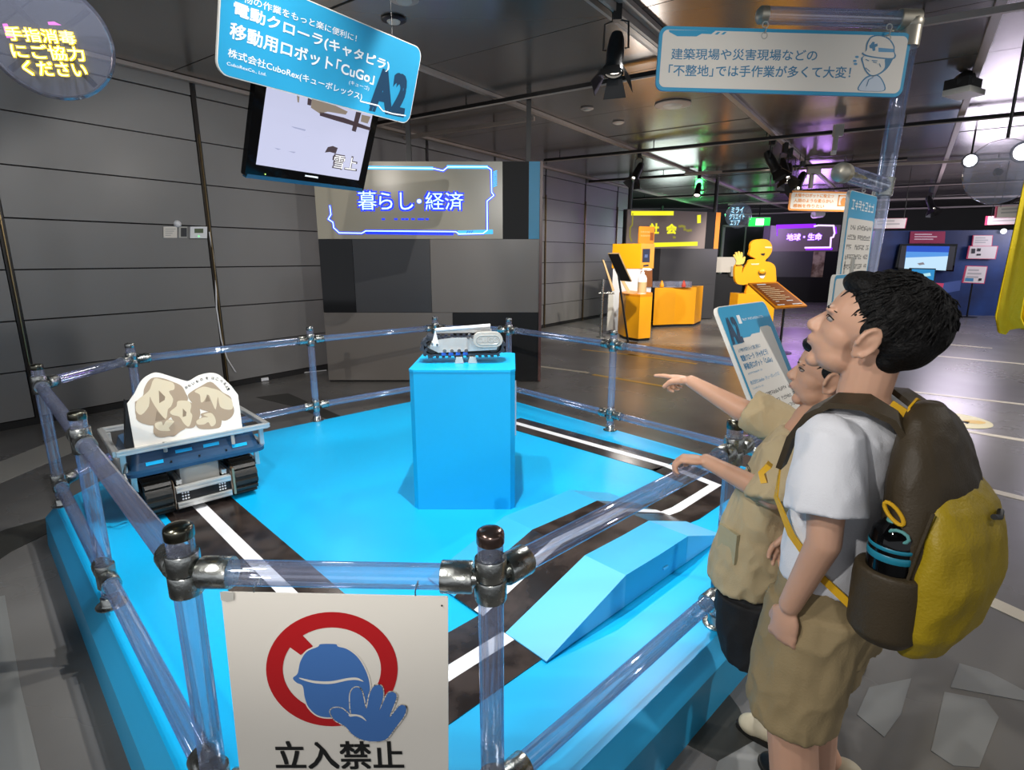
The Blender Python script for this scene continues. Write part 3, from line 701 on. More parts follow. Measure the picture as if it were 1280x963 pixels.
# ---- A2 information board leaning over the right rail
a = yp(894, 384, 1.88); U = Vector((.72, .69, 0)).normalized(); nn = Vector((U.y, -U.x, 0)); al = math.radians(27)
V = Vector((0, 0, math.cos(al)))-nn*math.sin(al)
sg0_ = 1.23
sg = Sign(a-V*.53, U, V, .40, .53)
ib = thing('information_board', (a.x, a.y, 1.0), 'slanted white information panel with blue A2 heading beside the pointing child', 'sign')
class _S:   # the print was laid out at 0.325 x 0.43 m; enlarge to the board
    def __init__(s, g, k): s.g, s.k = g, k
    def pt(s, u, v, off=0): return s.g.pt(u*s.k, v*s.k, off)
    def board(s, n_, m_, p_, r, th): return s.g.board(n_, m_, p_, r*s.k, th)
    def face(s, n_, m_, p_, a, b, c, d, r, off=.0008): return s.g.face(n_, m_, p_, a*s.k, b*s.k, c*s.k, d*s.k, r*s.k, off)
    def marks(s, a, b, c, d, m_, p_, off=.0014): return s.g.marks(a*s.k, b*s.k, c*s.k, d*s.k, m_, p_, off)
    def txt(s, body, a, b, c, d, m_, p_, bold=0, off=.0014): return s.g.txt(body, a*s.k, b*s.k, c*s.k, d*s.k, m_, p_, bold, off)
sg_ = sg; sg = _S(sg_, 1.2308)
sg.board('board', m_board, ib, .022, .014)
sg.face('blue_face', m_cyan, ib, .002, .002, .323, .428, .021, .0006)
MB().poly([sg.pt(*p, .0012) for p in ((.012, .012), (.285, .012), (.293, .02), (.293, .345), (.275, .352), (.22, .352), (.205, .336), (.15, .336), (.135, .330), (.09, .330), (.075, .316), (.012, .316))]).build('white_face', m_board, ib, world=True)
sg.txt('A2', .02, .322, .082, .392, m_cyandk, ib, .06, .0016)
sg.marks(.125, .379, .27, .386, m_signw, ib, .0016)
MB().poly([sg.pt(*p, .0016) for p in ((.098, .372), (.118, .372), (.118, .398), (.098, .398))]).build('logo_mark', m_signw, ib, world=True)
sg.txt('人や物の作業をもっと楽に便利に！', .03, .292, .175, .304, m_cyantx, ib, .01)
sg.txt('電動クローラ（キャタピラ）', .03, .266, .205, .284, m_cyantx, ib, .03)
sg.txt('移動用ロボット「CuGo」', .03, .242, .215, .260, m_cyantx, ib, .03)
sg.marks(.03, .227, .13, .232, m_hb, ib)
sg.txt('株式会社CuboRex（キューボレックス）', .03, .198, .225, .210, m_hb, ib, .01)
sg.txt('CuboRexCo., Ltd.', .03, .184, .1, .190, m_hb, ib)
for k in range(6):
    sg.marks(.025, .154-k*.026, .285-(.06 if k == 5 else 0), .165-k*.026, m_ink, ib)
sg = sg_
q = sg.pt(.2, .12, -.014)
MB().cone((1.13, 1.74, .002), q, .011, n=12).build('stand_pole', m_black, ib, smooth=True, world=True)
MB().lathe([(.13, .001), (.13, .006), (.012, .011)], (1.13, 1.74, 0), n=30).build('stand_base', m_black, ib, smooth=True, world=True)

# ================================================================== HOLOGRAM FANS
def holo(c, n_, r, label, lines, cols, up=(0, 0, 1), pole=True, blades=True, rw=.006):
    c = Vector(c); n_ = Vector(n_).normalized(); U = Vector(up).cross(n_).normalized(); V = n_.cross(U)
    t = thing('hologram_fan', c, label, 'fan display')
    MB().lathe([(r, -2*rw), (r+rw, -rw), (r+rw, rw), (r, 2*rw), (r-rw/2, 0), (r, -2*rw)], c, n_, n=56, caps=False).build('rim', m_rim, t, smooth=True, world=True)
    MB().lathe([(0, .030), (r*.5, .027), (r, .012)], c, n_, n=56).build('clear_cover', m_clear, t, smooth=True, world=True)
    MB().lathe([(.0, -.006), (.018, -.008), (.022, -.03), (.0, -.04)], c, n_, n=20).build('hub', m_black, t, smooth=True, world=True)
    if blades:
        for k in range(2):
            a = math.radians(40+90*k); d = U*math.cos(a)+V*math.sin(a); e = n_.cross(d)
            MB().prism([c+d*r*.95+e*.006, c-d*r*.95+e*.006, c-d*r*.95-e*.006, c+d*r*.95-e*.006], -n_, .003).build('blade', m_track, t, world=True)
    for (body, u0, v0, u1, h) in lines:
        for off, bold, mt in ((.006, .05, cols[0]), (.009, .0, cols[1])):
            g = h*.06 if bold > .02 else 0
            text(body, c+U*(u0-g)+V*(v0-g)+n_*off, c+U*(u1+g)+V*(v0-g)+n_*off, c+U*(u0-g)+V*(v0+h+g)+n_*off, mt, t, 'glowing_lettering', bold)
    if pole: MB().cone(c+V*(r+.004), (c.x, c.y, 3.1), .008, n=8).build('hanging_rod', m_track, t, world=True)
    return t, U, V
m_rim = glass_mat('clear_rim', (.8, .75, .7), (.5, .45, .42), .1)
m_rimx = M('faint_rim', '#4b3c36', .4, .2, .1, 5)
y_e = glow('yellow_led', '#f0c800', 2.4); y_c = glow('warm_white_led', '#fff8c0', 1.6); b_e = glow('cyan_led', '#1aa6d8', 1.2); b_c = glow('white_led', '#e8ffff', 1.8); p_e = glow('pink_led', '#ff6ae6', 1.6)
PD = Plane((-1.12, 1.25, 2.05), (.45, -.85, -.28)); c = PD.at(62, 50); n_ = PD.n
t, U, V = holo(c, n_, .113, 'round clear display at the top left with yellow glowing Japanese lettering', [], (y_e, y_c))
zl = zz(0, 0, 6.88)
for body, bl, br, h in (('手指消毒', (100, 345), (680, 385), 108), ('にご協力', (150, 495), (755, 525), 115), ('ください', (245, 640), (775, 660), 115)):
    ptext(body, PD, zl(*bl), zl(*br), h/6.88, y_e, t, .06, .032, 'glowing_lettering'); ptext(body, PD, zl(*bl), zl(*br), h/6.88, y_c, t, .012, .035, 'glowing_lettering')
for pts in ([(28, 205), (70, 205), (130, 322), (65, 328)], [(415, 190), (470, 186), (535, 218), (425, 215)]):
    MB().poly([PD.at(*zl(*p), .008) for p in pts]).build('pink_mark', p_e, t, world=True)
c = gp(923, 269.5, 2.62); holo(c, -c+Vector((0, 0, 1.4)), .36*1.0, 'small round glowing turquoise display hanging left of the green exit sign', [('ミライ', -.2, .08, .12, .15), ('クリエイト', -.24, -.10, .16, .15), ('エリア', -.2, -.27, .05, .14)], (b_e, b_c))
c = yp(1250, 215, 3.2); holo(c, Vector((-.35, -.9, -.1)), .165, 'large faint clear ring with black hub under the ceiling at the right edge', [], (b_e, b_c), blades=False, rw=.0025)
# ================================================================== EXHIBIT PANEL WALLS
m_pgrey = M('panel_warm_grey', '#77716b', .32, 0, .04, 2, rvar=.05); m_pdark = M('panel_dark_grey', '#3c3c3e', .3, 0, .04, 2)
m_pblack = M('panel_black', '#101011', .5, 0, .04, 2, spec=.3); m_pbrown = M('panel_side_brown', '#5d3a33', .3, 0, .05, 3)
def panelwall(A, B, label, pieces, th=.10, side=None):
    A, B = Vector((*A, 0)), Vector((*B, 0)); U = (B-A).normalized(); Nf = Vector((U.y, -U.x, 0)); W = (B-A).length
    t = thing('exhibit_wall', (A+B)/2, label, 'display wall')
    def blk(name, u0, u1, z0, z1, mat, d0=0, d1=th, par=t, bev=.003):
        v = [A+U*u+Nf*(-d)+Vector((0, 0, z)) for z in (z0, z1) for d in (d0, d1) for u in (u0, u1)]
        return MB().add(v, [(0, 2, 3, 1), (4, 5, 7, 6), (0, 1, 5, 4), (2, 6, 7, 3), (0, 4, 6, 2), (1, 3, 7, 5)]).build(name, mat, par, world=True, bevel=bev)
    for name, u0, u1, z0, z1, mat in pieces: blk(name, u0+.002, u1-.002, z0+.002, z1-.002, mat)
    blk('frame', 0, W, .01, 2.4, m_black, .02, th+.03)
    return t, A, U, Nf, W, blk
def neon(P, pts, w, mat, par, off=.003): MB().strip([P.at(x, y, off) for x, y in pts], w, P.n).build('neon_line', mat, par, world=True)
m_screen = M('sign_screen', '#a9a290', .25, 0, .04, 1)
t, A, U, Nf, W, blk = panelwall((-2.12, 6.263), (.30, 6.263), 'tall grey and black panel wall topped by the blue neon sign', [
    ('sign_screen', 0, 2.02, 1.6, 2.4, m_screen), ('panel', 2.02, 2.30, 1.6, 2.4, m_pblack), ('blue_panel', 2.30, 2.42, 1.6, 2.4, m_cyan),
    ('gloss_panel', 0, .37, .8, 1.6, m_blackgl), ('panel', .37, 1.22, .8, 1.6, m_pdark), ('panel', 1.22, 2.42, .8, 1.6, m_pgrey),
    ('panel', 0, 1.45, .02, .8, m_pgrey), ('panel', 1.45, 2.42, .02, .8, m_pblack)])
blk('side_board', 2.42, 2.45, .01, 2.4, m_pbrown, -.01, .16)
for u in (2.27, 1.0):
    MB().b2((-2.12+u, 6.27, 2.38), (-2.12+u+.05, 6.32, 3.1)).build('support_post', m_black, t, world=True)
P = Plane((0, 6.263, 0), (0, -1, 0)); zn = zz(390, 195, 5.12)
n_b = glow('neon_blue', '#1030ff', 1.5); n_c = glow('neon_cyan', '#3fb4ff', 1.3); n_w = glow('neon_pale', '#c8f4ff', 1.5)
for pts in ([(360, 75), (770, 80)], [(770, 80), (840, 95), (870, 70), (1120, 70), (1148, 90), (1150, 235), (1165, 252), (1120, 290), (1122, 475), (1095, 497)],
            [(1095, 497), (940, 500), (920, 485), (345, 480), (320, 495), (175, 493), (140, 460), (135, 425), (105, 405), (122, 375), (115, 320)]):
    q = [zn(*p) for p in pts]; neon(P, q, .028, n_b, t, .003); neon(P, q, .012, n_w, t, .005)
neon(P, [zn(360, 75), zn(770, 80)], .035, n_c, t, .004); neon(P, [zn(870, 70), zn(1120, 72)], .035, n_c, t, .004)
neon(P, [zn(350, 490), zn(900, 497)], .035, n_b, t, .0035); neon(P, [zn(940, 492), zn(1150, 486)], .045, n_c, t, .0035)
for k in range(8):
    y = 100+k*13; neon(P, [zn(1160, y+6), zn(1182, y-4)], .012, n_c, t, .004)
for k in range(3): neon(P, [zn(990+k*14, 494), zn(1000+k*14, 480)], .008, n_b, t, .006)
for body, x0, x1, y, h in (('暮', 300, 415, 345, 118), ('らし', 432, 650, 345, 110), ('・', 672, 702, 305, 28), ('経済', 728, 968, 345, 112)):
    a, b = zn(x0, y), zn(x1, y); ptext(body, P, a, b, h/5.12, n_b, t, .09, .004, 'neon_lettering'); ptext(body, P, a, b, h/5.12, n_w, t, 0, .007, 'neon_lettering')
for x in (450, 530, 575, 600, 640, 680, 700, 730): neon(P, [zn(x, 405), zn(x+14, 405)], .018, n_b, t, .004)

# orange zone wall
A3, B3 = (2.41, 12.17), (4.72, 13.05)
t, A, U, Nf, W, blk = panelwall(A3, B3, 'far grey and black panel wall carrying the yellow neon sign', [
    ('sign_screen', .02, 2.08, 1.6, 2.4, M('mauve_screen', '#7c706c', .3, 0, .04, 1)), ('panel', 2.08, 2.33, 1.6, 2.4, m_pblack), ('orange_panel', 2.33, 2.46, 1.6, 2.4, M('orange_panel', '#e08a1e', .4)),
    ('panel', 0, .9, .8, 1.6, m_pblack), ('panel', .9, 2.46, .8, 1.6, m_pdark), ('panel', 0, 1.3, .02, .8, m_pblack), ('panel', 1.3, 2.46, .02, .8, m_pdark)])
P = Plane(A, Nf); zo = zz(740, 260, 5.6625)
n_y = glow('neon_yellow', '#e8e21a', 1.1); n_y2 = glow('neon_dull_yellow', '#9a942c', .7)
neon(P, [zo(285, 38), zo(570, 38)], .09, n_y, t); neon(P, [zo(440, 262), zo(740, 254)], .09, n_y, t)
neon(P, [zo(288, 40), zo(285, 120), zo(270, 140), zo(268, 205), zo(280, 235)], .03, n_y2, t); neon(P, [zo(757, 60), zo(757, 98)], .10, n_y, t)
for body, x0, x1, y, h in (('社', 408, 470, 182, 70), ('会', 525, 594, 182, 66)):
    ptext(body, P, zo(x0, y), zo(x1, y), h/5.66, n_y, t, .05, .006, 'neon_lettering')
for x, y in ((614, 130), (632, 128), (650, 152), (672, 160), (690, 158), (645, 132), (575, 208)): neon(P, [zo(x, y), zo(x+12, y+2)], .05, n_y2, t, .006)
for u in (.12, 2.36):
    q = A+U*u-Nf*.08; MB().cone((q.x, q.y, 2.38), (q.x, q.y, 3.1), .045, n=8).build('support_post', m_black, t, world=True)
# purple zone wall
A4, B4 = (8.0, 18.27), (10.7, 17.8)
t, A, U, Nf, W, blk = panelwall(A4, B4, 'farthest dark panel wall carrying the purple neon sign', [
    ('sign_screen', .2, 2.25, 1.6, 2.4, M('dim_screen', '#75696a', .3, 0, .04, 1)), ('panel', 2.25, 2.74, 1.6, 2.4, m_pblack), ('panel', .2, 1.55, .8, 1.6, m_pdark), ('panel', 1.9, 2.74, .8, 1.6, m_pblack),
    ('picture_panel', 1.55, 1.9, .8, 1.6, M('brown_picture', '#5a4636', .4, col2='#a89c84', scale=4)), ('panel', .2, 2.74, .02, .8, m_pblack)])
P = Plane(A, Nf); zp = zz(890, 240, 6.02)
n_p = glow('neon_purple', '#8a1aff', 1.3); n_pw = glow('neon_lilac', '#e6c8ff', 1.4)
neon(P, [zp(492, 262), zp(770, 255)], .12, n_p, t); neon(P, [zp(770, 258), zp(800, 252), zp(915, 254), zp(922, 310), zp(912, 340), zp(895, 345), zp(890, 418), zp(700, 420)], .05, n_pw, t, .004)
neon(P, [zp(925, 270), zp(930, 310)], .08, n_p, t); neon(P, [zp(710, 430), zp(900, 428)], .07, n_p, t); neon(P, [zp(490, 265), zp(490, 330)], .03, n_p, t)
for off, mt, bd in ((.004, n_p, .09), (.008, n_pw, .03)): ptext('地球・生命', P, zp(560, 366), zp(822, 362), 50/6.02, mt, t, bd, off, 'neon_lettering')

# ================================================================== CRAWLER CART ON THE STAGE
RZ = math.radians(42.7); CO = Vector((-1.667, 2.707, ZD+.0045))
cc = thing('crawler_cart', CO, 'black rubber-tracked cart carrying a dark blue tray and silver rail frame', 'robot cart', RZ)
def bar(mb, a, b, w=.02, h=.02):   # extruded profile with grooves
    a, b = Vector(a), Vector(b); d = (b-a); L = d.length; q = d.to_track_quat('X', 'Z').to_matrix()
    mb.box((a+b)/2, (L, w, h), q); g = .002
    for s in (-1, 1):
        for o in (-1, 1):
            mb.box((a+b)/2+q @ Vector((0, s*(w/2+g/2), o*h*.32)), (L, g, h*.28), q); mb.box((a+b)/2+q @ Vector((0, o*w*.32, s*(h/2+g/2))), (L, w*.28, g), q)
    return mb
def track_loop(mb, x0, x1, L, H, z0, nseg=44, th=.012, lug=.010, axis='y'):
    """stadium shaped belt with lugs, running along y, between x0 and x1"""
    r = H/2; st = L-2*r; per = 2*st+2*math.pi*r; out = []
    def pos(t):
        t %= per
        if t < st: return (-st/2+t, z0, 0, -1)
        t -= st
        if t < math.pi*r: a = t/r; return (st/2+r*math.sin(a), z0+r-r*math.cos(a), math.sin(a), -math.cos(a))
        t -= math.pi*r
        if t < st: return (st/2-t, z0+H, 0, 1)
        t -= st; a = t/r; return (-st/2-r*math.sin(a), z0+r+r*math.cos(a), -math.sin(a), math.cos(a))
    N = nseg*2; ring = [pos(per*i/N) for i in range(N)]
    v = []; f = []
    for (y, z, ny, nz) in ring: v += [(x0, y, z), (x1, y, z), (x1, y-ny*th, z-nz*th), (x0, y-ny*th, z-nz*th)]
    for i in range(N):
        j = (i+1) % N
        for k in range(4): f.append((i*4+k, i*4+(k+1) % 4, j*4+(k+1) % 4, j*4+k))
    mb.add([Vector(p) for p in v], f)
    for i in range(nseg):
        y, z, ny, nz = pos(per*(i+.5)/nseg); ty, tz = -nz, ny
        c = Vector(((x0+x1)/2, y+ny*lug/2, z+nz*lug/2)); R = Matrix(((1, 0, 0), (0, ty, ny), (0, tz, nz)))
        mb.box(c, (abs(x1-x0)*.96, per/nseg*.5, lug), R)
    return mb
for s in (-1, 1):
    xa, xb = (s*.135, s*.245) if s > 0 else (s*.245, s*.135)
    tr = track_loop(MB(), xa, xb, .52, .17, .012, 34, .014, .012).build('rubber_track', m_rubber, cc)
    for yy in (-.175, .175):
        w_ = MB().lathe([(.045, -.045), (.068, -.043), (.068, .043), (.045, .045)], ((xa+xb)/2, yy, .097), (1, 0, 0), 24).build('wheel', m_black, tr, smooth=True)
    for yy in (-.09, -.03, .03, .09): MB().cone((xa+.02, yy, .05), (xb-.02, yy, .05), .022, n=14).build('roller', m_black, tr, smooth=True)
    MB().b2((s*.128-.004, -.235, .05), (s*.128+.004, .235, .15)).build('side_plate', m_alu, cc, bevel=.003)
    MB().b2((s*.128-.002, -.262, .035), (s*.128+.006*s+.002, -.225, .17)).build('end_bracket', M('copper_tone_plate', '#c8a888', .3, .8), cc, bevel=.002)  # copper-toned metal end brackets
for z in (.042, .120): bar(MB(), (-.12, -.235, z), (.12, -.235, z), .026, .026).build('front_profile', m_alu, cc, bevel=.001)
MB().b2((-.12, -.232, .055), (.12, -.224, .107)).build('front_plate', m_black, cc)
for s in (-1, 1):
    for i in range(3):
        for j in range(3): MB().cone((s*.082+(i-1)*.012, -.233, .081+(j-1)*.014), (s*.082+(i-1)*.012, -.2355, .081+(j-1)*.015), .0042, n=10).build('led_dot', glow('lamp_white', '#fff2d8', .8) if False else m_white, cc)
for s in (-1, 1): bar(MB(), (s*.10, -.22, .150), (s*.10, .22, .150)).build('chassis_profile', m_alu, cc)
MB().b2((-.085, -.19, .12), (.085, -.02, .215)).build('battery_box', m_ltgrey, cc, bevel=.006)
MB().b2((-.12, -.2, .10), (.12, .2, .12)).build('base_plate', m_black, cc)
# inverted tray: top panel, flared sides, rim
Wt, Dt = .27, .21
def ring(wx, dy, z, r=.035): return [Vector((x-wx, y-dy, z)) for x, y in rrect(2*wx, 2*dy, r, 5)]
tb = MB().loft([ring(Wt+.035, Dt+.045, .228, .05), ring(Wt+.035, Dt+.045, .244, .05), ring(Wt+.012, Dt+.018, .250), ring(Wt-.005, Dt-.01, .325)], True).build('tray', m_tray, cc, smooth=True, angle=30)
for k, x in enumerate((-.185, -.06, .06, .185)):
    zt_, yt_ = (.300, -Dt-.0005) if k in (1, 2) else (.272, -Dt-.0115)
    MB().box((x, yt_-.001, zt_), (.07, .004, .016), Matrix.Rotation(-.28, 3, 'X')).build('tray_slot', m_blue, tb)
for x in (-.12, .0, .12): MB().box((x, -Dt-.017, .262), (.008, .004, .010)).build('rivet', m_black, tb)
# frame on top
FW, FD, FZ = .325, .235, .350
for a, b in (((-FW, -FD), (FW, -FD)), ((-FW, FD), (FW, FD)), ((-FW, -FD), (-FW, FD)), ((FW, -FD), (FW, FD))):
    bar(MB(), (a[0], a[1], FZ), (b[0], b[1], FZ), .022, .022).build('frame_profile', m_alu, cc)
for s in (-1, 1):
    for y in (-.20, .20):
        bar(MB(), (s*.30, y, .245), (s*.30, y, .34), .018, .018).build('frame_upright', m_alu, cc)
        bar(MB(), (s*.27, y*.95, .15), (s*.27, y*.95, .235), .018, .018).build('frame_leg', m_alu, cc)
    bar(MB(), (s*.30, -.20, .250), (s*.30, .22, .250), .018, .018).build('lower_profile', m_alu, cc)
    bar(MB(), (s*.27, -.20, .15), (s*.27, .20, .15), .018, .018).build('carrier_profile', m_alu, cc)
    bar(MB(), (s*.128, 0, .15), (s*.27, 0, .15), .018, .018).build('cross_profile', m_alu, cc)
mb = MB(); mb.tube([(-.29, -.2, .29), (-.31, -.26, .26), (-.3, -.28, .2), (-.27, -.24, .15)], .006); mb.build('cable', m_steel, cc)
# rock board standing on the frame
Rm = Matrix.Rotation(RZ, 3, 'Z'); nb = Rm @ Vector((0, -1, 0)); nb = (nb+Vector((0, 0, .10))).normalized()
bo = CO+Rm @ Vector((0, -.226, FZ+.012)); P = Plane(bo, nb)
rb = thing('rock_board', bo+Vector((0, 0, .0)), 'white cut-out board printed with brown boulders standing on the cart', 'cut-out board', RZ)
zr = zz(150, 455, 7.5294)
top_ = [(67, 375), (100, 325), (135, 280), (180, 190), (230, 130), (315, 85), (380, 88), (500, 125), (620, 160), (660, 155), (740, 110), (830, 87), (900, 90), (970, 130), (1040, 200), (1110, 290)]
outl = [top_[0]]+smoothpts(top_, 4)[8:-12]+[top_[-2], top_[-1], (1116, 330), (1158, 655), (140, 800)]
pts = [P.at(*zr(*p)) for p in outl]
MB().prism([p-P.n*.006 for p in pts], P.n, .006).build('board', m_board, rb, world=True)
rk = [M('rock_tan', '#a08d76', .6, 0, .03, 6), M('rock_light', '#cdbfa2', .6, 0, .03, 6), M('rock_dark', '#86745f', .6, 0, .03, 6)]
def rock(p, m, off, sm=True): MB().poly([P.at(*zr(*q), off) for q in (smoothpts(p, 3) if sm else p)]).build('printed_rock', rk[m], rb, world=True)
rock([(140, 370), (155, 350), (215, 300), (225, 240), (260, 170), (310, 130), (400, 135), (500, 170), (580, 210), (620, 280), (640, 330), (600, 400), (480, 500), (400, 560), (300, 580), (220, 560), (152, 500)], 0, .0008)
rock([(160, 350), (230, 290), (280, 240), (320, 140), (400, 150), (500, 180), (510, 240), (460, 260), (500, 330), (480, 400), (450, 430), (430, 520), (350, 430), (300, 350), (280, 310), (270, 400), (200, 480), (150, 440)], 1, .0011)
rock([(365, 250), (425, 310), (420, 340), (370, 370)], 2, .0014, False); rock([(150, 500), (210, 480), (280, 440), (330, 450), (310, 570), (240, 570), (180, 545)], 0, .0013); rock([(345, 440), (430, 530), (330, 540)], 2, .0014, False)
rock([(540, 250), (600, 320), (560, 345), (530, 330)], 0, .0013)
rock([(640, 310), (660, 270), (760, 210), (850, 168), (920, 220), (970, 270), (1040, 310), (1055, 370), (1075, 440), (1050, 500), (990, 535), (930, 520), (860, 460), (760, 430), (690, 380)], 0, .0009)
rock([(700, 260), (780, 215), (860, 230), (930, 250), (1000, 300), (1050, 340), (1060, 420), (1000, 430), (940, 400), (920, 310), (900, 430), (860, 350), (830, 290), (790, 350), (760, 360), (750, 290)], 1, .0012)
rock([(820, 285), (850, 350), (800, 360)], 2, .0014, False)
rock([(545, 345), (600, 340), (680, 370), (740, 400), (755, 480), (720, 560), (690, 600), (620, 605), (540, 570), (480, 500), (520, 420)], 0, .0015)
rock([(545, 350), (640, 350), (670, 390), (660, 450), (680, 490), (650, 590), (600, 560), (560, 500), (490, 480), (470, 450), (530, 400)], 1, .0018)
rock([(590, 420), (625, 455), (620, 490), (590, 500)], 2, .0021, False)
rock([(315, 600), (320, 560), (350, 545), (430, 525), (500, 530), (560, 560), (620, 600), (560, 640), (510, 680), (460, 680), (400, 692), (350, 685), (315, 650)], 0, .0020)
rock([(330, 560), (390, 545), (405, 580), (440, 530), (510, 540), (460, 600), (470, 630), (380, 630), (335, 600)], 1, .0023)
rock([(708, 560), (720, 530), (770, 500), (760, 470), (850, 450), (920, 470), (955, 520), (945, 590), (900, 608), (800, 615), (740, 605)], 0, .0020)
rock([(720, 535), (780, 505), (830, 500), (780, 480), (850, 460), (890, 500), (900, 560), (860, 590), (830, 550), (790, 570), (730, 570)], 1, .0023)
arc = [(635, 222), (665, 205), (700, 185), (738, 165), (775, 148), (822, 135), (872, 135), (905, 143), (940, 162), (968, 186), (985, 215), (998, 238)]
for ch, q in zip('おもいものをはこべるよ！', arc):
    i = arc.index(q); nx = arc[min(i+1, 11)]; pv = arc[max(i-1, 0)]; a = math.atan2(nx[1]-pv[1], nx[0]-pv[0]); sz = 24
    bl = (q[0]-sz/2*math.cos(a)-sz/2*math.sin(a)*-1, q[1]+sz/2*math.cos(a)-sz/2*math.sin(a)); ex = (bl[0]+sz*math.cos(a), bl[1]+sz*math.sin(a)); tlp = (bl[0]+sz*math.sin(a), bl[1]-sz*math.cos(a))
    text(ch, P.at(*zr(*bl), .001), P.at(*zr(*ex), .001), P.at(*zr(*tlp), .001), m_ink, rb, 'lettering', .02)
MB().prism([P.at(*zr(*p), -.006) for p in ((67, 375), (52, 340), (55, 800), (140, 800))], -P.n, .05).build('support_board', m_black, rb, world=True)
for x in (420, 1060):
    q = P.at(*zr(x, 760 if x == 420 else 690), .004); MB().box(q-Vector((0, 0, .01)), (.012, .012, .05)).build('clip', m_ltgrey, rb, world=True)

# ================================================================== CRAWLER UNIT ON THE PEDESTAL
PZ = ZD+.696; k0 = Vector((-.245, 2.74, PZ)); ry = math.radians(-86+1)
cu_ = thing('crawler_unit', k0, 'small single rubber-track unit with silver cover lying on the blue pedestal', 'track unit', math.radians(6))
L2 = .40
def px2(x, y, z): return Vector((x, y, z))
# belt runs along local x : build along y then rotate
def rot90(mb): mb.bm.transform(Matrix.Rotation(math.pi/2, 4, 'Z')); return mb
m_tread = M('tread_grey_rubber', '#2d3540', .45, 0, .15, 20)
bt = rot90(track_loop(MB(), -.05, .05, L2, .085, .035, 30, .010, .010)).build('rubber_track', m_tread, cu_)
for x in (-.15, .15): MB().cone((x, -.045, .078), (x, .045, .078), .031, n=20).build('wheel', m_black, bt, smooth=True)
MB().prism([(-.165, -.054, .075), (-.15, -.054, .112), (-.05, -.054, .125), (.16, -.054, .125), (.175, -.054, .10), (.165, -.054, .062), (-.12, -.054, .052)], (0, 1, 0), .004).build('side_plate', m_alu, cu_, bevel=.001)
MB().prism([(-.165, .050, .075), (-.15, .050, .112), (.16, .050, .125), (.165, .050, .062), (-.12, .050, .052)], (0, 1, 0), .004).build('side_plate', m_alu, cu_, bevel=.001)
for i, x in enumerate((-.09, -.055, -.02, .015)):
    MB().cone((x, -.053, .062), (x, -.066, .062), .009, n=12).build('bolt', m_chrome, cu_, smooth=True)
    MB().box((x-.005, -.056, .046), (.022, .008, .014)).build('blue_block', M('bolt_blue', '#1f5fc0', .4) if i == 0 else bpy.data.materials['bolt_blue'], cu_, bevel=.002)
# motor cover, stadium shaped with relief lettering
cv = [(.055+.033*0+.0, 0)]; c0, c1, rr = (.085, .118), (.155, .118), .036
st_ = [(c1[0]+rr*math.cos(math.radians(a)), c1[1]+rr*math.sin(math.radians(a))) for a in range(-90, 91, 12)]+[(c0[0]+rr*math.cos(math.radians(a)), c0[1]+rr*math.sin(math.radians(a))) for a in range(90, 271, 12)]
mv = MB().prism([(x, -.058, z) for x, z in st_], (0, -1, 0), .04).build('motor_cover', m_ltgrey, cu_, bevel=.004)
mb = MB(); ins = [(.12+(x-.12)*.80, z*.0+.118+(z-.118)*.62) for x, z in st_]
mb.tube([(x, -.099, z) for x, z in ins]+[(ins[0][0], -.099, ins[0][1])], .0014, 6); mb.build('cover_ridge', m_alu, mv)
text('CUGO', (.068, -.0992, .106), (.172, -.0992, .106), (.068, -.0992, .130), m_alu, mv, 'lettering', .03, world=False)
for z, y in ((.170, -.02), (.158, .0)):
    MB().cone((-.13, y-.02, z-.008), (.135, y-.02, z+.010), .0095, n=16).build('silver_tube', m_white, cu_, smooth=True)
MB().b2((-.125, -.03, .145), (.14, .01, .157)).build('top_plate', m_alu, cu_, bevel=.002)
MB().prism([(-.155, -.062, .085), (-.115, -.062, .085), (-.132, -.062, .165)], (0, 1, 0), .006).build('triangle_plate', m_white, cu_)
MB().prism([(.125, -.03, .10), (.15, -.03, .10), (.14, -.03, .165)], (0, 1, 0), .006).build('triangle_plate', m_white, cu_)
for q in ((-.15, -.062, .10), (-.125, -.064, .095), (-.165, -.058, .085), (.03, -.05, .138), (.045, -.055, .128), (.025, -.06, .125)):
    MB().cone(q, (q[0], q[1]-.016, q[2]), .006, n=10).build('bolt', m_chrome, cu_, smooth=True)
for x in (-.02, .045): MB().prism([(x-.022, -.07, .0005), (x+.022, -.07, .0005), (x+.015, -.07, .030), (x-.015, -.07, .030)], (0, 1, 0), .10).build('foot_block', m_ltgrey, cu_, bevel=.002)
for a in (20, 65, 110, 155, 200):
    c = (-.162-.05*math.sin(math.radians(a))*.9+.02, 0, .082-.05*math.cos(math.radians(a)))
    MB().box(c, (.012, .11, .030), Matrix.Rotation(math.radians(90-a), 3, 'Y')).build('sprocket_paddle', m_tread, cu_, bevel=.002)
# ================================================================== ORANGE ZONE FURNITURE
m_org = M('yellow_orange_laminate', '#f0a409', .4, 0, .05, 2); m_org2 = M('deep_orange_laminate', '#e08810', .4, 0, .05, 2); m_edge0 = M('pale_orange_print', '#f0c890', .5); m_wd = M('pale_wood', '#c8a878', .5, 0, .1, 10)
def foot(pts, z0, z1, name, mat, par, bev=.006):
    return MB().prism([Vector((p[0], p[1], z0)) for p in pts], (0, 0, 1), z1-z0).build(name, mat, par, world=True, bevel=bev)
zo = zz(740, 260, 5.6625)
def zat(x, y, Y): return yp(x, y, Y).z
g = [gp(*zo(*p)) for p in ((180, 905), (225, 930), (325, 948), (410, 940))]
zt1 = zat(*zo(330, 615), g[2].y); back = [g[3]+Vector((.12, .5, 0)), g[0]+Vector((.3, .5, 0))]
t = thing('curved_counter', g[2], 'nearest yellow rounded counter, with a white pump bottle on it', 'counter')
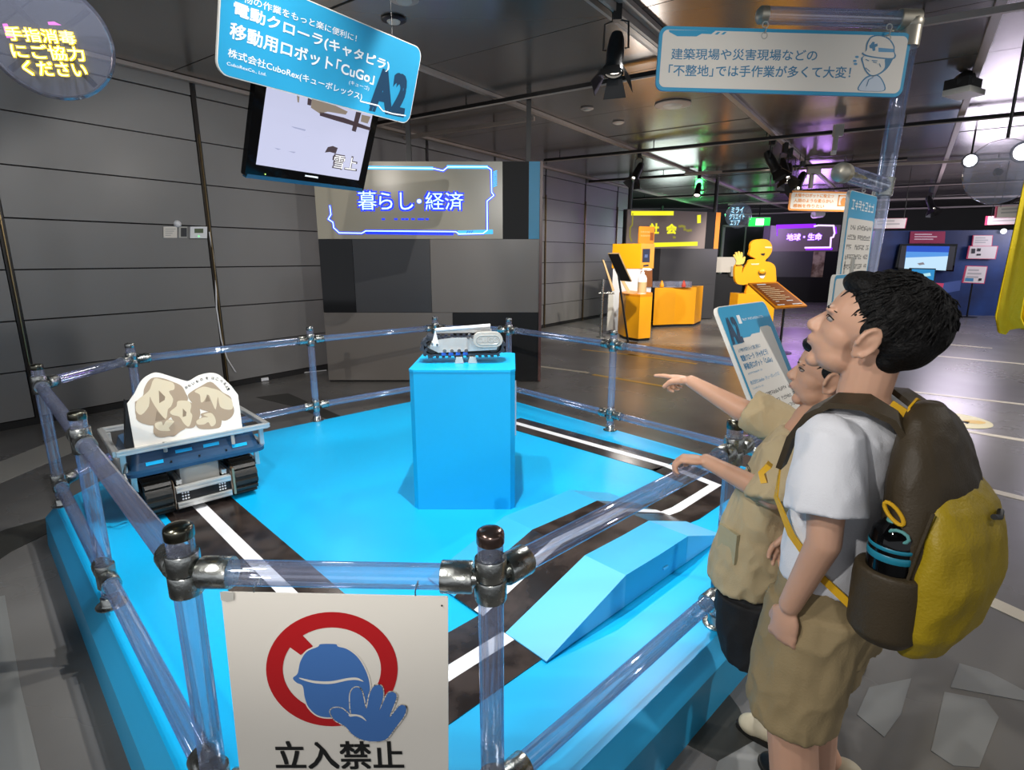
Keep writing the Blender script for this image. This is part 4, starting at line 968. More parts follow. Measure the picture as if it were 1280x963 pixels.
foot([p for p in g]+back, .05, zt1-.04, 'front_body', m_org, t); foot([p*1.0 for p in g]+back, zt1-.04, zt1, 'worktop', m_org2, t)
foot([q+(Vector((2.4, 10.2, 0))-q)*.08 for q in g]+back, 0, .05, 'plinth', m_black, t)
b = yp(*zo(352, 610), g[2].y+.2); b.z = zt1+.001
t = thing('pump_bottle', b, 'white hand-gel pump bottle with beige label on the yellow rounded counter', 'bottle')
MB().lathe([(.07, 0), (.075, .01), (.075, .26), (.06, .30), (.03, .33), (.03, .37), (0, .37)], b, n=20).build('bottle_body', m_white, t, smooth=True, world=True)
MB().lathe([(.076, .02), (.076, .20)], b, n=20, caps=False).build('label', m_wd, t, smooth=True, world=True)
MB().tube([b+Vector((0, 0, .37)), b+Vector((0, 0, .42)), b+Vector((.12, 0, .415))], .014).build('pump_head', m_white, t, world=True)
g2 = [gp(*zo(430, 848)), gp(*zo(720, 838))]; bk = Vector((.35, .62, 0)); z2 = zat(*zo(735, 562), g2[1].y)
t = thing('low_counter', g2[0], 'wide yellow counter with clear trays on top, right of the yellow kiosk', 'counter')
foot([g2[0], (g2[0]+g2[1])/2+Vector((.02, .06, 0)), g2[1], g2[1]+bk, g2[0]+bk], .05, z2, 'front_body', m_org, t); foot([g2[0]+bk*.1, g2[1]+bk*.1-Vector((.05, 0, 0)), g2[1]+bk*.95, g2[0]+bk*.95], 0, .05, 'plinth', m_black, t)
for k, (x, mt, lb) in enumerate(((465, m_clear, 'clear tray nearest the kiosk on the wide yellow counter'), (555, m_clear, 'middle clear tray on the wide yellow counter'), (645, m_clear, 'rightmost clear tray on the wide yellow counter'))):
    c = yp(*zo(x, 555), g2[0].y+.25); c.z = z2+.002; t = thing('clear_tray', c, lb, 'tray')
    for dx, dy, w_, d_ in ((0, -.12, .27, .006), (0, .12, .27, .006), (-.135, 0, .006, .24), (.135, 0, .006, .24)): MB().box(c+Vector((dx, dy, .06)), (w_, d_, .12)).build('tray_wall', m_clear, t, world=True)
    MB().box(c+Vector((0, 0, .004)), (.27, .24, .004)).build('tray_floor', m_ltgrey, t, world=True)
for x, mt, lb in ((493, m_org, 'small yellow object standing in the clear trays'), (648, M('red_item', '#c8402c', .5), 'small red object lying in the clear trays')):
    c = yp(*zo(x, 550), g2[0].y+.15); c.z = z2+.01; tag(MB().lathe([(.045, 0), (.05, .03), (.03, .10), (.012, .13), (0, .135)], c, n=14).build('small_model', mt, smooth=True), lb, 'object')
# kiosk
Yk = 10.6
k1 = yp(*zo(340, 430), Yk); k0_ = yp(*zo(140, 430), Yk+.32); k2 = yp(*zo(435, 430), Yk+.25); zk0 = k1.z; zk1 = zat(*zo(338, 252), Yk)
k3 = k0_+(k2-k1)
t = thing('kiosk', (k1.x, k1.y, 0), 'tall yellow and white kiosk with small blue touch screen', 'kiosk')
fp = [Vector((p.x, p.y, 0)) for p in (k1, k2, k3, k0_)]
foot(fp, zk0, zk1, 'yellow_body', m_org, t); foot([p+(sum(fp, Vector())/4-p)*.06 for p in fp], 0, zk0-.001, 'white_body', m_white, t)
e = (k2-k1); e.z = 0; e.normalize(); ne = Vector((e.y, -e.x, 0)); Pk = Plane(k1, ne)
def quad(P, f, pts, name, mat, par, off=.004): return MB().poly([P.at(*f(*p), off) for p in pts]).build(name, mat, par, world=True)
quad(Pk, zo, ((358, 290), (410, 290), (406, 385), (354, 385)), 'screen', glow('kiosk_screen', '#28344f', .8), t, .006)
quad(Pk, zo, ((370, 330), (392, 330), (390, 352), (368, 352)), 'screen_icon', glow('kiosk_icon', '#6b7fb0', .8), t, .010)
quad(Pk, zo, ((362, 405), (400, 400), (398, 412), (362, 416)), 'card_slot', m_black, t, .006)
quad(Pk, zo, ((345, 445), (425, 440), (425, 560), (345, 560)), 'open_niche', M('amber_niche', '#8a5010', .5), t, .006)
quad(Pk, zo, ((385, 435), (412, 434), (412, 444), (385, 445)), 'light_strip', m_white, t, .010)
a = yp(*zo(330, 250), Yk+.02); b_ = yp(*zo(438, 250), Yk+.22); zs1 = zat(*zo(330, 130), Yk+.02)
d = (b_-a); d.z = 0; sgk = Sign((a.x, a.y, zk1+.001), d, (0, 0, 1), d.length, zs1-zk1)
sgk.board('top_board', m_org2, t, .02, .02); sgk.marks(.04, (zs1-zk1)*.64, d.length*.7, (zs1-zk1)*.72, m_edge0, t); sgk.marks(.04, (zs1-zk1)*.42, d.length*.75, (zs1-zk1)*.5, m_edge0, t)
MB().poly([sgk.pt(d.length*.72, .06, .002), sgk.pt(d.length*.95, .06, .002), sgk.pt(d.length*.95, .2, .002), sgk.pt(d.length*.72, .2, .002)]).build('dark_mark', M('brown_mark', '#8f4a10', .5), t, world=True)
# sign stands
Pb = yp(*zo(190, 420), 9.2)
t = thing('sign_stand', (Pb.x, Pb.y, 0), 'slanted black-backed sign stand in front of the yellow kiosk', 'sign stand')
pl_ = Plane((Pb.x, 9.2, Pb.z), (-.35, -1, -.25)); q = [pl_.at(*zo(*p)) for p in ((118, 325), (188, 325), (275, 518), (200, 510))]
MB().prism([p for p in q], pl_.n, .02).build('board', m_track, t, world=True); MB().strip([p+pl_.n*-.004 for p in q], .03, pl_.n, closed=True).build('pale_edge', m_wd, t, world=True)
q0 = gp(*zo(150, 880)); MB().cone((q0.x, 9.25, 0), pl_.at(*zo(180, 430), -.005), .018, n=10).build('pole', m_black, t, smooth=True, world=True)
MB().lathe([(.16, 0), (.16, .01), (.02, .02)], (q0.x, 9.25, 0), n=24).build('base', m_black, t, smooth=True, world=True)
t = thing('barrier_post', gp(*zo(62, 915)), 'thin silver post with short side bar left of the yellow kiosk', 'post')
q0 = gp(*zo(62, 915)); zt2 = zat(*zo(82, 505), q0.y)
MB().cone(q0, q0+Vector((0, 0, zt2)), .024, n=14).build('pole', m_steel, t, smooth=True, world=True); MB().lathe([(.09, .0), (.09, .012), (.03, .02)], q0, n=20).build('base', m_steel, t, smooth=True, world=True)
MB().cone(q0+Vector((-.05, 0, zt2*.76)), q0+Vector((.22, .05, zt2*.76)), .018, n=12).build('side_bar', m_steel, t, smooth=True, world=True)
t = thing('wooden_board', gp(*zo(110, 700)), 'thin pale wooden board leaning beside the white kiosk body', 'board')
pw = Plane((0, 10.3, 0), (0, -1, 0)); MB().prism([pw.at(*zo(*p)) for p in ((74, 365), (86, 370), (160, 585), (145, 590))], (0, 1, 0), .08).build('plank', m_wd, t, world=True)
MB().prism([pw.at(*zo(*p)) for p in ((118, 590), (150, 620), (150, 860), (105, 870))], (0, 1, 0), .08).build('grey_side', m_ltgrey, t, world=True)
t = thing('wooden_board', yp(*zo(245, 560), 9.5), 'short pale wooden slat leaning on the yellow rounded counter', 'board')
pw = Plane((0, 9.62, 0), (0, -1, 0)); MB().prism([pw.at(*zo(*p)) for p in ((205, 515), (228, 515), (275, 600), (250, 600))], (0, 1, 0), .02).build('plank', m_wd, t, world=True)
# yellow figure board
zf = zz(890, 240, 6.02); YF = 9.9; P = Plane((0, YF, 0), (0, -1, 0))
m_fig = M('figure_yellow', '#f0a80c', .4, 0, .04, 3); m_edge = M('figure_pale_edge', '#f0dcb0', .5)
t = thing('figure_board', yp(*zf(360, 780), YF), 'yellow board cut as a person in profile raising a hand, behind the orange lectern', 'cut-out board')
fig = smoothpts([(285, 510), (330, 505), (300, 488), (280, 470), (290, 430), (292, 395), (315, 365), (370, 355), (420, 362), (450, 400), (450, 450), (425, 490), (400, 520), (440, 530), (475, 560), (482, 620), (478, 690), (400, 700), (262, 775), (268, 700), (235, 700), (190, 690), (172, 640), (175, 560), (200, 545), (230, 560), (225, 610), (250, 560), (270, 530)], 3)
MB().prism([P.at(*zf(*p)) for p in fig], (0, 1, 0), .08).build('body', m_fig, t, world=True)
MB().prism([P.at(*zf(*p), .002) for p in smoothpts([(270, 690), (470, 690), (480, 780), (262, 780)], 1)], (0, 1, 0), .08).build('waist', m_fig, t, world=True)
hd_ = smoothpts([(175, 548), (180, 520), (158, 480), (168, 470), (180, 500), (172, 458), (184, 456), (196, 490), (192, 452), (206, 452), (212, 490), (214, 456), (226, 460), (226, 500), (240, 486), (246, 495), (232, 540)], 2)
MB().prism([P.at(*zf(*p), .03) for p in hd_], (0, 1, 0), .03).build('raised_hand', M('hand_pale_yellow', '#dcc060', .5), t, world=True)
ht = [(375+32*(math.sin(a)**3)*.95, 618-26*(math.cos(a)-.38*math.cos(2*a)-.1*math.cos(3*a))*1.05) for a in [i*math.pi/12 for i in range(24)]]
MB().poly([P.at(*zf(*p), .004) for p in ht]).build('heart_hole', M('heart_brown', '#8a6a30', .5), t, world=True)
MB().sph(P.at(*zf(375, 600), .02), (.055, .03, .045)).build('heart_ball', m_fig, t, smooth=True, world=True)
MB().poly([P.at(*zf(*p), .006) for p in ((355, 632), (400, 630), (385, 652), (365, 648))]).build('white_patch', m_white, t, world=True)
for pts, mt in ((((365, 465), (400, 460), (392, 480), (372, 478)), m_ink), (((398, 412), (448, 412), (448, 424), (398, 422)), m_edge), (((290, 540), (355, 538), (350, 548), (300, 550)), m_edge)):
    MB().poly([P.at(*zf(*p), .005) for p in pts]).build('printed_mark', mt, t, world=True)
c0 = yp(*zf(345, 800), YF); MB().b2((c0.x-.36, YF-.02, 0), (c0.x+.30, YF+.35, yp(*zf(262, 775), YF).z+.02)).build('base_box', m_fig, t, world=True, bevel=.01)
# orange lectern
a, b_, c1_, d1_ = yp(*zf(272, 686), 8.5), yp(*zf(492, 676), 8.55), yp(*zf(718, 856), 8.15), yp(*zf(480, 872), 8.08)
t = thing('orange_lectern', (b_.x, 8.3, 0), 'orange-rimmed slanted text panel on a thin black pole in front of the yellow figure', 'sign stand')
nl = (b_-a).cross(d1_-a).normalized(); nl = nl if nl.z > 0 else -nl
MB().prism([a, b_, c1_, d1_], -nl, .03).build('board', m_org2, t, world=True, bevel=.01)
ctr = (a+b_+c1_+d1_)/4; brn = M('lectern_brown', '#8c4a12', .45)
MB().poly([p+(ctr-p)*.13+nl*.004 for p in (a, b_, c1_, d1_)]).build('brown_face', brn, t, world=True)
def lq(u, v, o=.008): return a+(b_-a)*u+(d1_-a)*v+((c1_-b_)-(d1_-a))*u*v+nl*o
for k in range(8):
    v = .18+k*.075; MB().poly([lq(.15, v), lq(.15+.7*(.6+.4*((k*37) % 7)/7), v), lq(.15+.7*(.6+.4*((k*37) % 7)/7), v+.02), lq(.15, v+.02)]).build('text_line', m_edge, t, world=True)
for u0, v0, u1, v1 in ((.12, .9, .35, .93), (.6, .9, .9, .93), (.2, .08, .5, .12), (.18, .78, .3, .8), (.55, .76, .75, .79)):
    MB().poly([lq(u0, v0), lq(u1, v0), lq(u1, v1), lq(u0, v1)]).build('text_line', m_white, t, world=True)
q = (a+b_+c1_+d1_)/4-nl*.03; q = q+(c1_-ctr)*.3; MB().cone((q.x, q.y, 0), q, .018, n=10).build('pole', m_black, t, smooth=True, world=True); MB().lathe([(.17, 0), (.17, .01), (.02, .02)], (q.x, q.y, 0), n=24).build('base', m_black, t, smooth=True, world=True)
# stack of pale leaflets / box left of the figure, on a dark stand
c = yp(*zf(110, 545), 14.5)
t = thing('leaflet_rack', (c.x, 14.5, 0), 'dark stand with white leaflets left of the yellow figure board', 'rack')
MB().b2((c.x-.4, 14.5, .0), (c.x+.45, 14.9, c.z-.25)).build('stand', m_black, t, world=True); MB().b2((c.x-.42, 14.45, c.z-.2), (c.x+.30, 14.9, c.z+.18)).build('paper_stack', m_board, t, world=True, bevel=.02); MB().b2((c.x+.1, 14.40, c.z-.30), (c.x+.52, 14.7, c.z-.05)).build('loose_sheets', m_ltgrey, t, world=True, bevel=.02)
# exit door, exit sign
pdw = Plane((0, 20.58, 0), (0, -1, 0))
dl, dr = pdw.at(*zf(85, 265)), pdw.at(*zf(415, 265))
dd = struct(MB().b2((dl.x, 20.52, 0), (dr.x, 20.59, dl.z)).build('door_1', M('dark_door', '#1b211d', .4, 0, .05, 2)))
for x in (dl.x, dr.x): MB().b2((x-.04, 20.48, 0), (x+.04, 20.59, dl.z+.04)).build('door_frame', m_ltgrey, dd)
MB().b2((dl.x-.04, 20.48, dl.z), (dr.x+.04, 20.59, dl.z+.07)).build('door_frame', m_ltgrey, dd)
xm = (dl.x+dr.x)/2; MB().b2((xm-.02, 20.49, 0), (xm+.02, 20.53, dl.z)).build('door_frame', m_ltgrey, dd)
pe_ = Plane((0, 19.0, 0), (0, -1, 0)); a = pe_.at(*zf(275, 258)); b_ = pe_.at(*zf(438, 195))
t = thing('exit_sign', ((a.x+b_.x)/2, 19.0, a.z), 'glowing green exit sign above the far dark door', 'exit sign')
MB().b2((a.x-.02, 19.0, a.z-.02), (b_.x+.02, 19.08, b_.z+.02)).build('case', m_ltgrey, t, world=True)
MB().b2((a.x, 18.985, a.z), (b_.x, 19.0, b_.z)).build('green_face', glow('exit_green', '#12c040', 2.2), t, world=True)
MB().b2((a.x+(b_.x-a.x)*.32, 18.975, a.z+.03), (a.x+(b_.x-a.x)*.7, 18.985, b_.z-.03)).build('white_door_picture', glow('exit_white', '#d8ffe0', 2.4), t, world=True)
MB().cone(((a.x+b_.x)/2, 19.04, b_.z), ((a.x+b_.x)/2, 19.04, 3.1), .02, n=8).build('hanging_rod', m_track, t, world=True)

# ================================================================== BLUE-WALL ZONE ON THE RIGHT
AB, BB = Vector((9.0, 14.25, 0)), Vector((12.28, 13.75, 0)); UB = (BB-AB).normalized(); NBv = Vector((UB.y, -UB.x, 0)); PB = Plane(AB, NBv); zb = zz(1080, 240, 5.35)
t = thing('blue_backdrop', (AB+BB)/2, 'wide dark blue backdrop wall behind the far screens at the right', 'display wall')
htop = PB.at(*zb(935, 255)).z
MB().prism([AB, BB, BB+Vector((0, 0, htop)), AB+Vector((0, 0, htop))], -NBv, .12).build('printed_wall', M('starry_blue', '#12244f', .4, col2='#1d3f78', scale=.8), t, world=True)
MB().prism([BB+UB*.02, BB+UB*.5-NBv*.3, BB+UB*.5-NBv*.3+Vector((0, 0, htop)), BB+UB*.02+Vector((0, 0, htop))], -NBv, .1).build('grey_end', M('slate_end', '#4a4a52', .5), t, world=True)
quad(PB, zb, ((460, 620), (650, 590), (640, 660), (480, 690)), 'cloud_print', M('cloud_blue', '#4a64a0', .5), t, .004)
MB().sph(PB.at(*zb(924, 264), .05), .06, 12, 8).build('small_lamp', glow('lamp_spot', '#ffffff', 2.5), t, world=True)
def wallboard(pts, label, cat, name, P=PB, f=zb, off=.06, th=.03, body=m_board, rim=None, lines=0, lc=None, inset=.08, hang=False):
    q = [P.at(*f(*p), off) for p in pts]; c = sum(q, Vector())/4
    t = thing(name, c, label, cat); MB().prism(q, -P.n, th).build('board', rim or body, t, world=True)
    if rim: MB().poly([p+(c-p)*inset+P.n*.004 for p in q]).build('white_face', body, t, world=True)
    for k in range(lines):
        v0 = .2+k*.6/max(lines, 1); v1 = v0+.28/max(lines, 1)
        L = lambda u, v: q[0]+(q[1]-q[0])*u+(q[3]-q[0])*v+P.n*.008
        e = .62+.25*((k*53) % 5)/5; MB().poly([L(.12, v0), L(e, v0), L(e, v1), L(.12, v1)]).build('text_line', lc or m_ltgrey, t, world=True)
    if hang:
        for m_ in (q[0], q[1]): m2 = m_+(c-m_)*.2; MB().cone((m2.x, m2.y, m_.z-.02), (m2.x, m2.y, 3.1), .006, n=6).build('wire', m_track, t, world=True)
    return t, q
m_pink = M('pink_rim', '#d4476a', .5); m_pinkb = M('crimson_board', '#a02a50', .5); m_pinkl = M('pale_pink', '#e8c8cc', .5)
wallboard(((303, 265), (535, 265), (530, 345), (295, 345)), 'crimson title board above the far large screen', 'sign', 'title_board', body=m_pinkb, lines=3, lc=m_pinkl)
wallboard(((720, 290), (852, 290), (845, 365), (710, 365)), 'upper small white board with pink top at the right of the blue backdrop', 'sign', 'text_board', body=m_board, rim=m_pink, lines=3)
t, q = wallboard(((685, 362), (880, 362), (862, 450), (668, 448)), 'white board with pink rim and dark pictures, lower of the pair on the blue backdrop', 'sign', 'text_board', rim=m_pink, off=.10)
for pts in (((700, 380), (725, 380), (722, 412), (697, 412)), ((738, 378), (762, 378), (758, 398), (735, 398)), ((735, 414), (762, 414), (760, 426), (732, 426))): quad(PB, zb, pts, 'picture', m_ink, t, .112)
PB2 = Plane((0, 13.2, 0), (0, -1, 0))
t, q = wallboard(((685, 493), (828, 497), (805, 615), (658, 608)), 'white panel with pink rim on a thin black stand before the blue backdrop', 'sign stand', 'panel_stand', P=PB2, off=0, rim=m_pink, lines=3)
quad(PB2, zb, ((676, 575), (730, 578), (728, 598), (672, 595)), 'picture', M('blue_photo', '#3b8ab0', .5), t, .012); quad(PB2, zb, ((765, 578), (785, 578), (782, 594), (762, 594)), 'picture', m_ink, t, .012)
c = sum(q, Vector())/4; q0 = gp(*zb(687, 838)); MB().cone((q0.x, q0.y, 0), (c.x, c.y+.04, c.z), .018, n=10).build('pole', m_black, t, smooth=True, world=True); MB().lathe([(.2, 0), (.2, .012), (.02, .02)], q0, n=24).build('base', m_black, t, smooth=True, world=True)
# screens
t, q = wallboard(((220, 350), (600, 350), (572, 532), (185, 515)), 'large far television with a bright blue sky picture', 'television', 'television', body=m_blackgl, off=.16, th=.06)
quad(PB, zb, ((262, 362), (545, 365), (520, 525), (245, 512)), 'screen', glow('sky_screen', '#4d8fd8', 1.0), t, .165)
quad(PB, zb, ((262, 362), (545, 365), (538, 405), (258, 400)), 'screen_top', glow('deep_sky_screen', '#1a4fc0', .9), t, .168)
quad(PB, zb, ((255, 440), (535, 430), (520, 525), (245, 512)), 'screen_glow', glow('pale_sky_screen', '#b8d8ee', 1.0), t, .168)
for pts in (((228, 362), (262, 362), (245, 510), (205, 505)), ((545, 365), (585, 365), (562, 522), (520, 522))): quad(PB, zb, pts, 'screen_border', glow('dark_screen', '#33343a', .5), t, .168)
quad(PB, zb, ((330, 478), (370, 470), (380, 485), (345, 490)), 'screen_craft', m_ltgrey, t, .172)
t, q = wallboard(((292, 508), (460, 512), (450, 598), (285, 592)), 'small monitor with turquoise picture below the far large television', 'monitor', 'monitor', P=PB2, off=.1, body=m_blackgl, th=.05)
quad(PB2, zb, ((300, 515), (452, 519), (443, 592), (292, 586)), 'screen', glow('sea_screen', '#1e80b8', 1.0), t, .104); quad(PB2, zb, ((350, 550), (420, 540), (425, 560), (360, 570)), 'screen_picture', glow('sea_pale', '#a8d8e0', 1.0), t, .108)
c = sum(q, Vector())/4; MB().cone((c.x, c.y+.03, 0), (c.x, c.y+.03, c.z), .03, n=10).build('pole', m_black, t, smooth=True, world=True); MB().lathe([(.22, 0), (.22, .012), (.03, .02)], (c.x, c.y+.03, 0), n=24).build('base', m_black, t, smooth=True, world=True)
tb_ = wallboard(((340, 600), (470, 608), (462, 640), (340, 640)), 'pink table edge sign peeking above the older child\'s hair', 'sign', 'small_sign', P=PB2, off=.3, body=m_pink)
q = tb_[1]; c = sum(q, Vector())/4; MB().cone((c.x, c.y, 0), (c.x, c.y, c.z), .02, n=8).build('pole', m_black, tb_[0], world=True)
# hanging caption boards
PH = Plane((0, 11.5, 0), (0, -1, 0)); PH2 = Plane((0, 10.5, 0), (0, -1, 0))
wallboard(((60, 178), (290, 175), (275, 244), (60, 246)), 'hanging white caption with pink rim and drawing right of the sign pole', 'sign', 'hanging_sign', P=PH, off=0, rim=m_pink, inset=.05, lines=2, hang=True)
wallboard(((888, 97), (1150, 85), (1140, 170), (878, 175)), 'upper cream hanging caption with pink rim at the right edge', 'sign', 'hanging_sign', P=PH2, off=0, rim=m_pink, inset=.05, lines=2, hang=True)
wallboard(((822, 162), (1120, 152), (1110, 214), (815, 222)), 'lower white hanging caption with pink rim at the right edge', 'sign', 'hanging_sign', P=PH, off=0, rim=m_pink, inset=.05, lines=2, hang=True)
z7 = zz(960, 180, 3.4406); PO = Plane((0, 9.9, 0), (0, -1, 0))
q = [PO.at(*z7(*p)) for p in ((85, 286), (362, 293), (375, 204), (93, 200))]
sgo = Sign(q[0], q[1]-q[0], (q[3]-q[0])-(q[1]-q[0])*((q[3]-q[0]).dot(q[1]-q[0])/(q[1]-q[0]).length_squared), (q[1]-q[0]).length, (q[3]-q[0]).length)
t = thing('hanging_sign', q[3], 'orange-rimmed hanging caption with three lines of orange text', 'sign')
sgo.board('board', m_org2, t, .04, .02); sgo.face('cream_face', m_board, t, .03, .03, sgo.w-.03, sgo.h-.03, .03, .002)
for k, l in enumerate(('太陽やロボットに役立つ', '人間のような柔らかい', '感触を作りたい')): sgo.txt(l, .08, sgo.h*(.68-.26*k), sgo.w*(.68 if k < 2 else .55), sgo.h*(.86-.26*k), m_org2, t, .02, .005)
MB().strip([sgo.pt(sgo.w*u_, sgo.h*v_, .005) for u_, v_ in ((.76, .8), (.92, .8), (.92, .3), (.76, .3))], .02, sgo.N, closed=True).build('drawing_frame', m_org2, t, world=True)
MB().poly([sgo.pt(sgo.w*.84+.05*math.cos(a), sgo.h*.5+.07*math.sin(a), .006) for a in [i*math.pi/5 for i in range(10)]]).build('drawing_flame', m_org2, t, world=True)
for u_ in (.1, .9): p = sgo.pt(sgo.w*u_, sgo.h-.02, -.01); MB().cone(p, (p.x, p.y, 3.1), .006, n=6).build('wire', m_track, t, world=True)

# ================================================================== THINGS ON THE LEFT WALL
pwl = Plane(gw(0, WD-.005, 0), -GN)
def onwall(name, x0, y0, x1, y1, label, cat, mat, th=.02):
    q = [pwl.at(*p, .004) for p in ((x0, y1), (x1, y1), (x1, y0), (x0, y0))]
    t = thing(name, q[0], label, cat); MB().prism(q, pwl.n, th).build('case', mat, t, world=True, bevel=.002); return t
t = onwall('wall_notice', 204, 283.5, 221, 297.5, 'small white printed notice on the grey wall left of the thermostat', 'notice', m_board, .003)
for k in range(4): MB().poly([pwl.at(x, y, .009) for x, y in ((206, 286+k*2.6), (219-k*2, 286+k*2.6), (219-k*2, 287+k*2.6), (206, 287+k*2.6))]).build('text_line', m_ltgrey, t, world=True)
MB().prism([pwl.at(*p, .004) for p in ((223, 297.5), (233.5, 297.5), (233.5, 283.5), (223, 283.5))], pwl.n, .003).build('grey_card', m_ltgrey, t, world=True); MB().poly([pwl.at(*p, .009) for p in ((225.5, 296), (233, 296), (233, 285), (225.5, 285))]).build('dark_picture', m_pdark, t, world=True)
t = onwall('thermostat', 236.5, 283.5, 257.5, 298, 'small white thermostat beside the dark wall column', 'thermostat', m_white)
MB().poly([pwl.at(*p, .026) for p in ((241.5, 291.5), (252.5, 291.5), (252.5, 286), (241.5, 286))]).build('display', M('lcd_green', '#5d6a50', .4), t, world=True)
MB().sph(pwl.at(247, 295.5, .026), .006, 8, 6).build('green_light', glow('green_dot', '#60ff80', 2), t, world=True)
c = pwl.at(221.5, 280, .004); t = thing('wall_sensor', c, 'tiny white dome sensor above the white notice', 'sensor'); MB().sph(c, .035, 14, 8).build('dome', m_white, t, smooth=True, world=True)
wire = [pwl.at(*p, .012) for p in ((261, 290), (266, 320), (269, 350), (270, 385), (276, 425), (283, 448), (293, 464))]+[gp(303, 475.5, .01), gp(316, 476, .01), gp(350, 470, .01), gp(380, 466, .01), gp(408, 463, .01)]
t = thing('power_cable', wire[-5], 'thin white cable hanging down the wall to a small plug block on the floor', 'cable')
MB().tube(wire, .007, 6).build('cord', m_white, t, smooth=True, world=True); MB().box(gp(316, 476, .022), (.16, .06, .04), Matrix.Rotation(.6, 3, 'Z')).build('plug_block', m_black, t, world=True, bevel=.006); MB().box(gp(326, 474.5, .022), (.16, .05, .035), Matrix.Rotation(.6, 3, 'Z')).build('adapter', m_white, t, world=True, bevel=.006)
# floor sticker
c = gp(1192, 525); R_ = .27
t = thing('floor_sticker', c, 'round pale yellow floor sticker with black arrows behind the older child', 'sticker')
MB().lathe([(R_, .0025), (R_*.98, .0035), (0, .0036)], c, n=40).build('disc', M('sticker_cream', '#d8cfa0', .4), t, world=True)
for k in (-1, 1):
    o_ = c+Vector((-.05+.02*k, .08*k, .005)); MB().poly([o_+Vector(v_) for v_ in ((-.12, -.02, 0), (.08, -.03, 0), (.08, -.06, 0), (.15, 0, 0), (.08, .05, 0), (.08, .02, 0), (-.12, .02, 0))]).build('arrow', m_ink, t, world=True)
MB().poly([c+Vector((.12+.09*math.cos(a), -.08+.06*math.sin(a), .005)) for a in [i*math.pi/6 for i in range(12)]]).build('yellow_mark', M('sticker_yellow', '#d8b040', .4), t, world=True)

# ================================================================== YELLOW CLOTH AT THE RIGHT EDGE
m_cloth = M('yellow_cloth', '#e9cf0a', .55, 0, .06, 14, bump=.25, bscale=120)
t = thing('yellow_cloth', yp(1270, 330, 2.6), 'bright yellow pleated cloth hanging at the right edge of the picture', 'cloth')
Lx = [(1296, 170), (1282, 235), (1271, 290), (1262, 335), (1255, 370), (1250.5, 396), (1254.5, 416)]; nc = 34
rings = []
for k, (x, y) in enumerate(Lx):
    row = []; p0 = yp(x, y, 2.6); zb_ = p0.z
    for i in range(nc+1):
        u_ = i/nc*(.42); fold = .030*math.sin(i*.75+k*.12)+.012*math.sin(i*1.9+1); dz = -.012*math.sin(i*.75) if k == len(Lx)-1 else 0
        row.append(Vector((p0.x+u_, p0.y+fold+.05*u_, zb_+dz+(.02 if k == len(Lx)-1 and i > 2 else 0))))
    rings.append(row)
mb = MB(); n_ = nc+1
allv = [p for r in rings for p in r]+[p+Vector((0, .004, 0)) for r in rings for p in r]; N_ = n_*len(rings); fs = []
for k in range(len(rings)-1):
    for i in range(nc):
        a_ = k*n_+i; fs += [(a_, a_+1, a_+n_+1, a_+n_), (N_+a_, N_+a_+n_, N_+a_+n_+1, N_+a_+1)]
mb.add(allv, fs); mb.build('cloth_sheet', m_cloth, t, smooth=True, world=True, angle=80)
MB().cone((yp(1290, 170, 2.6)+Vector((-.02, 0, .0))), yp(1290, 170, 2.6)+Vector((.45, .03, 0)), .01, n=10).build('hanging_rod', m_alu, t, world=True)
for x_ in (.02, .40): q = yp(1290, 170, 2.6)+Vector((x_, 0, 0)); MB().cone(q, (q.x, q.y, 3.12), .002, n=6).build('wire', m_steel, t, world=True)

# ================================================================== LAMPS
m_lens = glow('lamp_lens', '#fff4e6', 7)
def spot(p, z, s, aim, label, doors=True, st=1):
    a = gp(*p, z); t = thing('spotlight', a, label, 'spotlight'); aim = Vector(aim).normalized()
    MB().box(a+Vector((0, 0, .045*s)), (.05*s, .05*s, .11*s)).build('track_adapter', m_black, t, world=True, bevel=.003)
    c = a-Vector((0, 0, .16*s)); x = aim.cross(Vector((0, 0, 1))).normalized()
    MB().tube([a, a-Vector((0, 0, .02*s))+x*.07*s, c+x*.075*s, c+x*.055*s], .006*s).build('yoke', m_black, t, world=True)
    MB().tube([a, a-Vector((0, 0, .02*s))-x*.07*s, c-x*.075*s, c-x*.055*s], .006*s).build('yoke', m_black, t, world=True)
    MB().lathe([(.0, -.10*s), (.035*s, -.095*s), (.045*s, -.06*s), (.052*s, .02*s), (.05*s, .10*s), (.060*s, .12*s), (.060*s, .15*s), (.05*s, .15*s)], c, aim, n=24, caps=False).build('lamp_body', m_black, t, smooth=True, world=True)
    MB().lathe([(.0, .12*s), (.05*s, .125*s)], c, aim, n=24, caps=False).build('lens', m_lens, t, world=True)
    if doors:
        y = x.cross(aim)
        for e, f_ in ((x, y), (-x, y), (y, x), (-y, x)):
            o = c+aim*.15*s+e*.062*s; MB().prism([o-f_*.045*s, o+f_*.045*s, o+f_*.07*s+e*.05*s+aim*.09*s, o-f_*.07*s+e*.05*s+aim*.09*s], e, .003).build('barn_door', m_black, t, world=True)
    return t
spot((771, 24), 2.98, 1.15, (-.12, -.35, -1), 'large black spotlight with open flaps on the wide ceiling track')
spot((799, 197), 2.98, 1.15, (-.5, -.3, -1), 'small black spotlight above the black pole left of the yellow sign')
spot((874, 223), 2.98, 1.2, (-.3, -.5, -1), 'small black spotlight right of centre above the yellow neon sign', False)
spot((965, 180), 2.98, 1.3, (.5, -.3, -1), 'leftmost black spotlight of the cluster above the orange caption')
spot((981, 190), 2.95, 1.3, (.2, -.4, -1), 'second black spotlight from the left in the cluster above the orange caption')
spot((987, 196), 2.95, 1.3, (-.2, -.5, -.8), 'third black spotlight from the left in the cluster above the orange caption')
